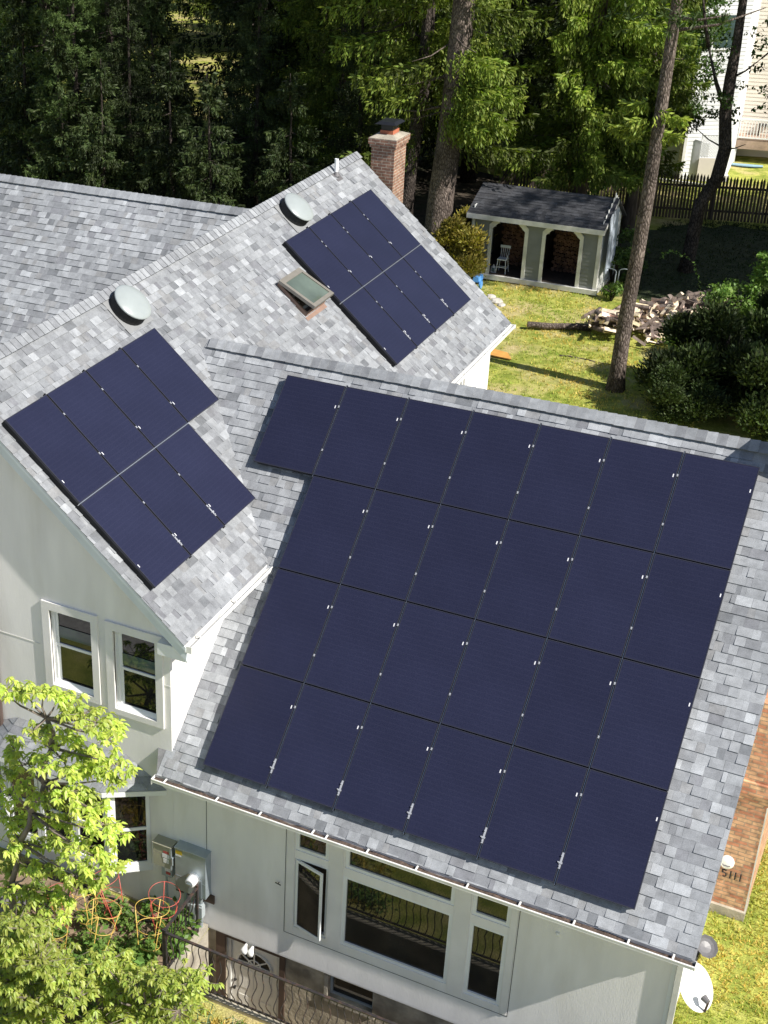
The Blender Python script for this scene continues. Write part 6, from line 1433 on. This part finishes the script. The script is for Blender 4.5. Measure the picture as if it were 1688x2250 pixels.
LOW2 = [(0.15, -8.25, -5.63), (-0.59, -8.0, -7.09), (-0.5, -7.96, -7.15), (-0.42, -8.08, -6.38), (-0.02, -7.84, -6.59), (-0.01, -8.27, -5.07), (0.58, -7.94, -5.79), (-0.12, -7.83, -6.81), (-0.29, -7.88, -5.42), (0.3, -8.29, -6.07), (-0.13, -8.15, -5.45), (-0.49, -7.73, -7.17), (-0.43, -8.08, -6.96), (-0.45, -8.05, -6.16), (-0.47, -7.93, -7.18), (-0.16, -7.72, -5.53), (-0.21, -8.29, -5.24), (-0.26, -8.29, -5.96), (0.66, -8.06, -5.63), (0.46, -8.28, -5.32), (-0.36, -7.92, -6.42), (-0.55, -7.96, -7.32), (-0.2, -8.16, -6.18), (1.3, -8.27, -6.14), (0.95, -8.18, -5.8), (-0.4, -8.09, -6.36), (0.14, -7.81, -6.48), (-0.35, -7.75, -5.53), (0.13, -8.07, -6.06), (0.65, -8.34, -6.39), (-0.02, -8.05, -6.61), (0.06, -8.12, -5.28), (0.31, -8.28, -4.78), (-0.71, -7.8, -7.15)]
dogwood('dogwood_tree', (-1.45, -6.5, -7.5), 'bright green leafy dogwood with layered drooping leaves in front of the bay window', [p for p in DOG if p[2] > -6.05 or p[0] < -.55], 16, .125, .098, [(.1, 0, 1.3), (.25, .1, 2.1), (.45, .15, 2.7), (.7, .2, 3.3), (.8, .3, 3.9), (.75, .3, 4.4)], 5)
dogwood('dogwood_tree', (-.35, -7.6, -7.7), 'lower yellow green dogwood filling the bottom left corner', [p for p in LOW if p[0] < (.05 if p[2] > -6.8 else .35)] + LOW2, 40, .14, .085, [(0, 0, .3), (.1, .05, .6), (.3, .1, .9)], 6)
dogwood('dogwood_tree', (1.25, -7.4, -7.6), 'small leafy dogwood shoots in front of the iron railing', [p for p in LOW if p[0] >= .6], 40, .13, .078, [(0, 0, .4), (.1, 0, .8), (.3, 0, 1.1)], 7)

# ------------------------------------------------------------------ garden plants
def herb(h, n, leaf, seed, stems=5, sp_=.16):
    rs = random.Random(seed); Ps, Ds = [], []
    for s in range(stems):
        a = rs.uniform(0, 6.28); tip = np.array([cos(a) * sp_ * rs.uniform(.3, 1.2), sin(a) * sp_ * rs.uniform(.3, 1.2), h * rs.uniform(.6, 1)])
        for i in range(n // stems):
            t = rs.uniform(.15, 1) ** .8; p = tip * t; b = rs.uniform(0, 6.28); Ps.append(p + np.array([cos(b), sin(b), 0]) * rs.uniform(0, .12)); Ds.append([cos(b), sin(b), rs.uniform(-.6, .4)])
    P_ = np.array(Ps); D_ = np.array(Ds); m = len(P_); L_ = leaf * RNG.uniform(.6, 1.3, m)
    return diamonds(P_, D_, np.tile([0, 0, 1.], (m, 1)) + RNG.normal(0, .4, (m, 3)), L_, L_ * .55, .06, tone(m, .65, 1.35, .15))
def plant_kind(name, geo, h): 
    t = thing(name, (0, 0, 0), 'x', 'plant'); mb = MB(); mb.tube([(0, 0, -.05), (.01, 0, h * .9)], [.009, .004], 5); mb.build('stem', leaf_garden, t, local=True)
    link('foliage', npmesh('foliage', *geo[:2], leaf_garden, geo[2]), t, local=True); return t
kinds = {'tomato_plant': (plant_kind('tomato_plant', herb(.75, 170, .10, 1), .75), 'tomato plants in the garden bed'), 'leafy_plant': (plant_kind('leafy_plant', herb(.5, 110, .14, 2, 4, .2), .5), 'leafy plants in the garden bed'), 'low_plant': (plant_kind('low_plant', herb(.22, 70, .08, 3, 7, .22), .2), 'low plants covering the garden soil')}
usedk = set()
def plant(kind, x, y, s, label):
    src, grp = kinds[kind]
    if kind in usedk: o = dup(src, (x, y, gz(x, y) + .03), RNG.uniform(0, 6), label, grp, float(s))
    else: usedk.add(kind); o = src; o.location = (x, y, gz(x, y) + .03); o.scale = (s,) * 3; o['label'] = label; o['group'] = grp
for x, y, s, lab in ((-.14, -6.18, 1.05, 'tomato plant inside the yellow cage in the middle of the bed'), (.60, -5.80, .5, 'small tomato plant inside the yellow cage by the railing'), (-.52, -5.70, .8, 'tomato plant inside the yellow cage by the bay window'), (-.18, -5.38, .8, 'tomato plant inside the red cage under the bay window'), (.48, -5.16, .5, 'tomato plant inside the red cage below the electrical boxes'), (-1.3, -5.6, .9, 'tomato plant under the leaning branches'), (.74, -5.42, .9, 'tall tomato plant at the corner by the conduits')): plant('tomato_plant', x, y, s, lab)
for x, y, s, lab in ((.72, -5.1, 1.1, 'leafy plant against the wall below the meter panel'), (.62, -5.75, 1.0, 'leafy plant against the iron railing'), (.85, -5.45, .9, 'leafy plant just inside the railing'), (.35, -6.2, 1.15, 'big green leafy plant at the railing corner'), (.05, -4.92, .6, 'small leafy plant at the foot of the wall'), (-.2, -6.4, .9, 'leafy plant in the middle of the bare soil'), (.75, -6.5, .9, 'leafy plant below the front of the railing'), (-1.0, -6.1, 1.0, 'leafy plant beside the grey pot')): plant('leafy_plant', x, y, s, lab)
for i in range(70):
    x = RNG.uniform(-1.9, 1.0); y = RNG.uniform(-7.2, -4.95)
    if i > 58: x, y = RNG.uniform(1.2, 3.6), RNG.uniform(-6.9, -6.25)
    plant('low_plant', x, y, RNG.uniform(.5, 1.25), 'low green seedling or weed on the garden soil')

# ------------------------------------------------------------------ grass and fallen bits
def blades(n, xf, yf, h, keep=None, name='grass'):
    x = xf(n); y = yf(n)
    if keep is not None: m = keep(x, y); x, y = x[m], y[m]
    z = np.array([gz(a, b) for a, b in zip(x, y)]); n = len(x); k = 4
    P_ = np.repeat(np.stack([x, y, z - .01], 1), k, 0) + np.concatenate([RNG.normal(0, .02, (n * k, 2)), np.zeros((n * k, 1))], 1)
    D_ = np.concatenate([RNG.normal(0, .55, (n * k, 2)), np.ones((n * k, 1))], 1); L_ = h * RNG.uniform(.5, 1.5, n * k)
    # greener and drier patches vary over metres
    pa = np.sin(P_[:, 0] * 1.7 + np.sin(P_[:, 1] * 1.1) * 2) + np.sin(P_[:, 1] * 2.1 + P_[:, 0] * .6 + 1)
    dry = 1 / (1 + np.exp(-(pa + RNG.normal(0, .8, n * k)) * 2)); c = tone(n * k, .6, 1.35, .1)
    c = c * (np.array([.85, 1.05, .9]) * (1 - dry[:, None]) + np.array([1.75, 1.25, 1.9]) * dry[:, None])
    V, F, C = diamonds(P_, D_, RNG.normal(0, 1, P_.shape), L_, L_ * .16 + .006, .0, c)
    o = link(name, npmesh(name, V, F, grass_m, C)); tag(o, None, None, None, 'stuff'); return o
U = lambda a, b: (lambda n: RNG.uniform(a, b, n))
g1 = blades(9000, U(-5.5, 4.0), U(15.5, 26.0), .075, lambda x, y: np.sin(x * 1.3 + y * .7) + RNG.normal(0, .8, len(x)) > -.7); g1['label'] = 'short patchy lawn grass of the back yard'
g2 = blades(9000, U(7.9, 11.0), U(-7.5, 3.5), .06); g2['label'] = 'short lawn grass beside the right gable wall'
g3 = blades(3000, U(-3.5, 3.2), U(-9.5, -6.2), .12, lambda x, y: (y < -7.2) | (x > 1.2)); g4 = blades(9000, U(-1.0, 6.5), U(25.8, 36.2), .10, lambda x, y: ((x - 2.6) / 5.2) ** 2 + ((y - 31) / 5.4) ** 2 + RNG.normal(0, .12, len(x)) < 1.05, name='yard_shade_blades'); g4.data.materials[0] = leaf_bush; g4['label'] = 'dark blades that paint in shade under the trees right of the shed'  # dark blades over the sheet carry the same painted shade
g3['label'] = 'rough grass in front of the garden bed'
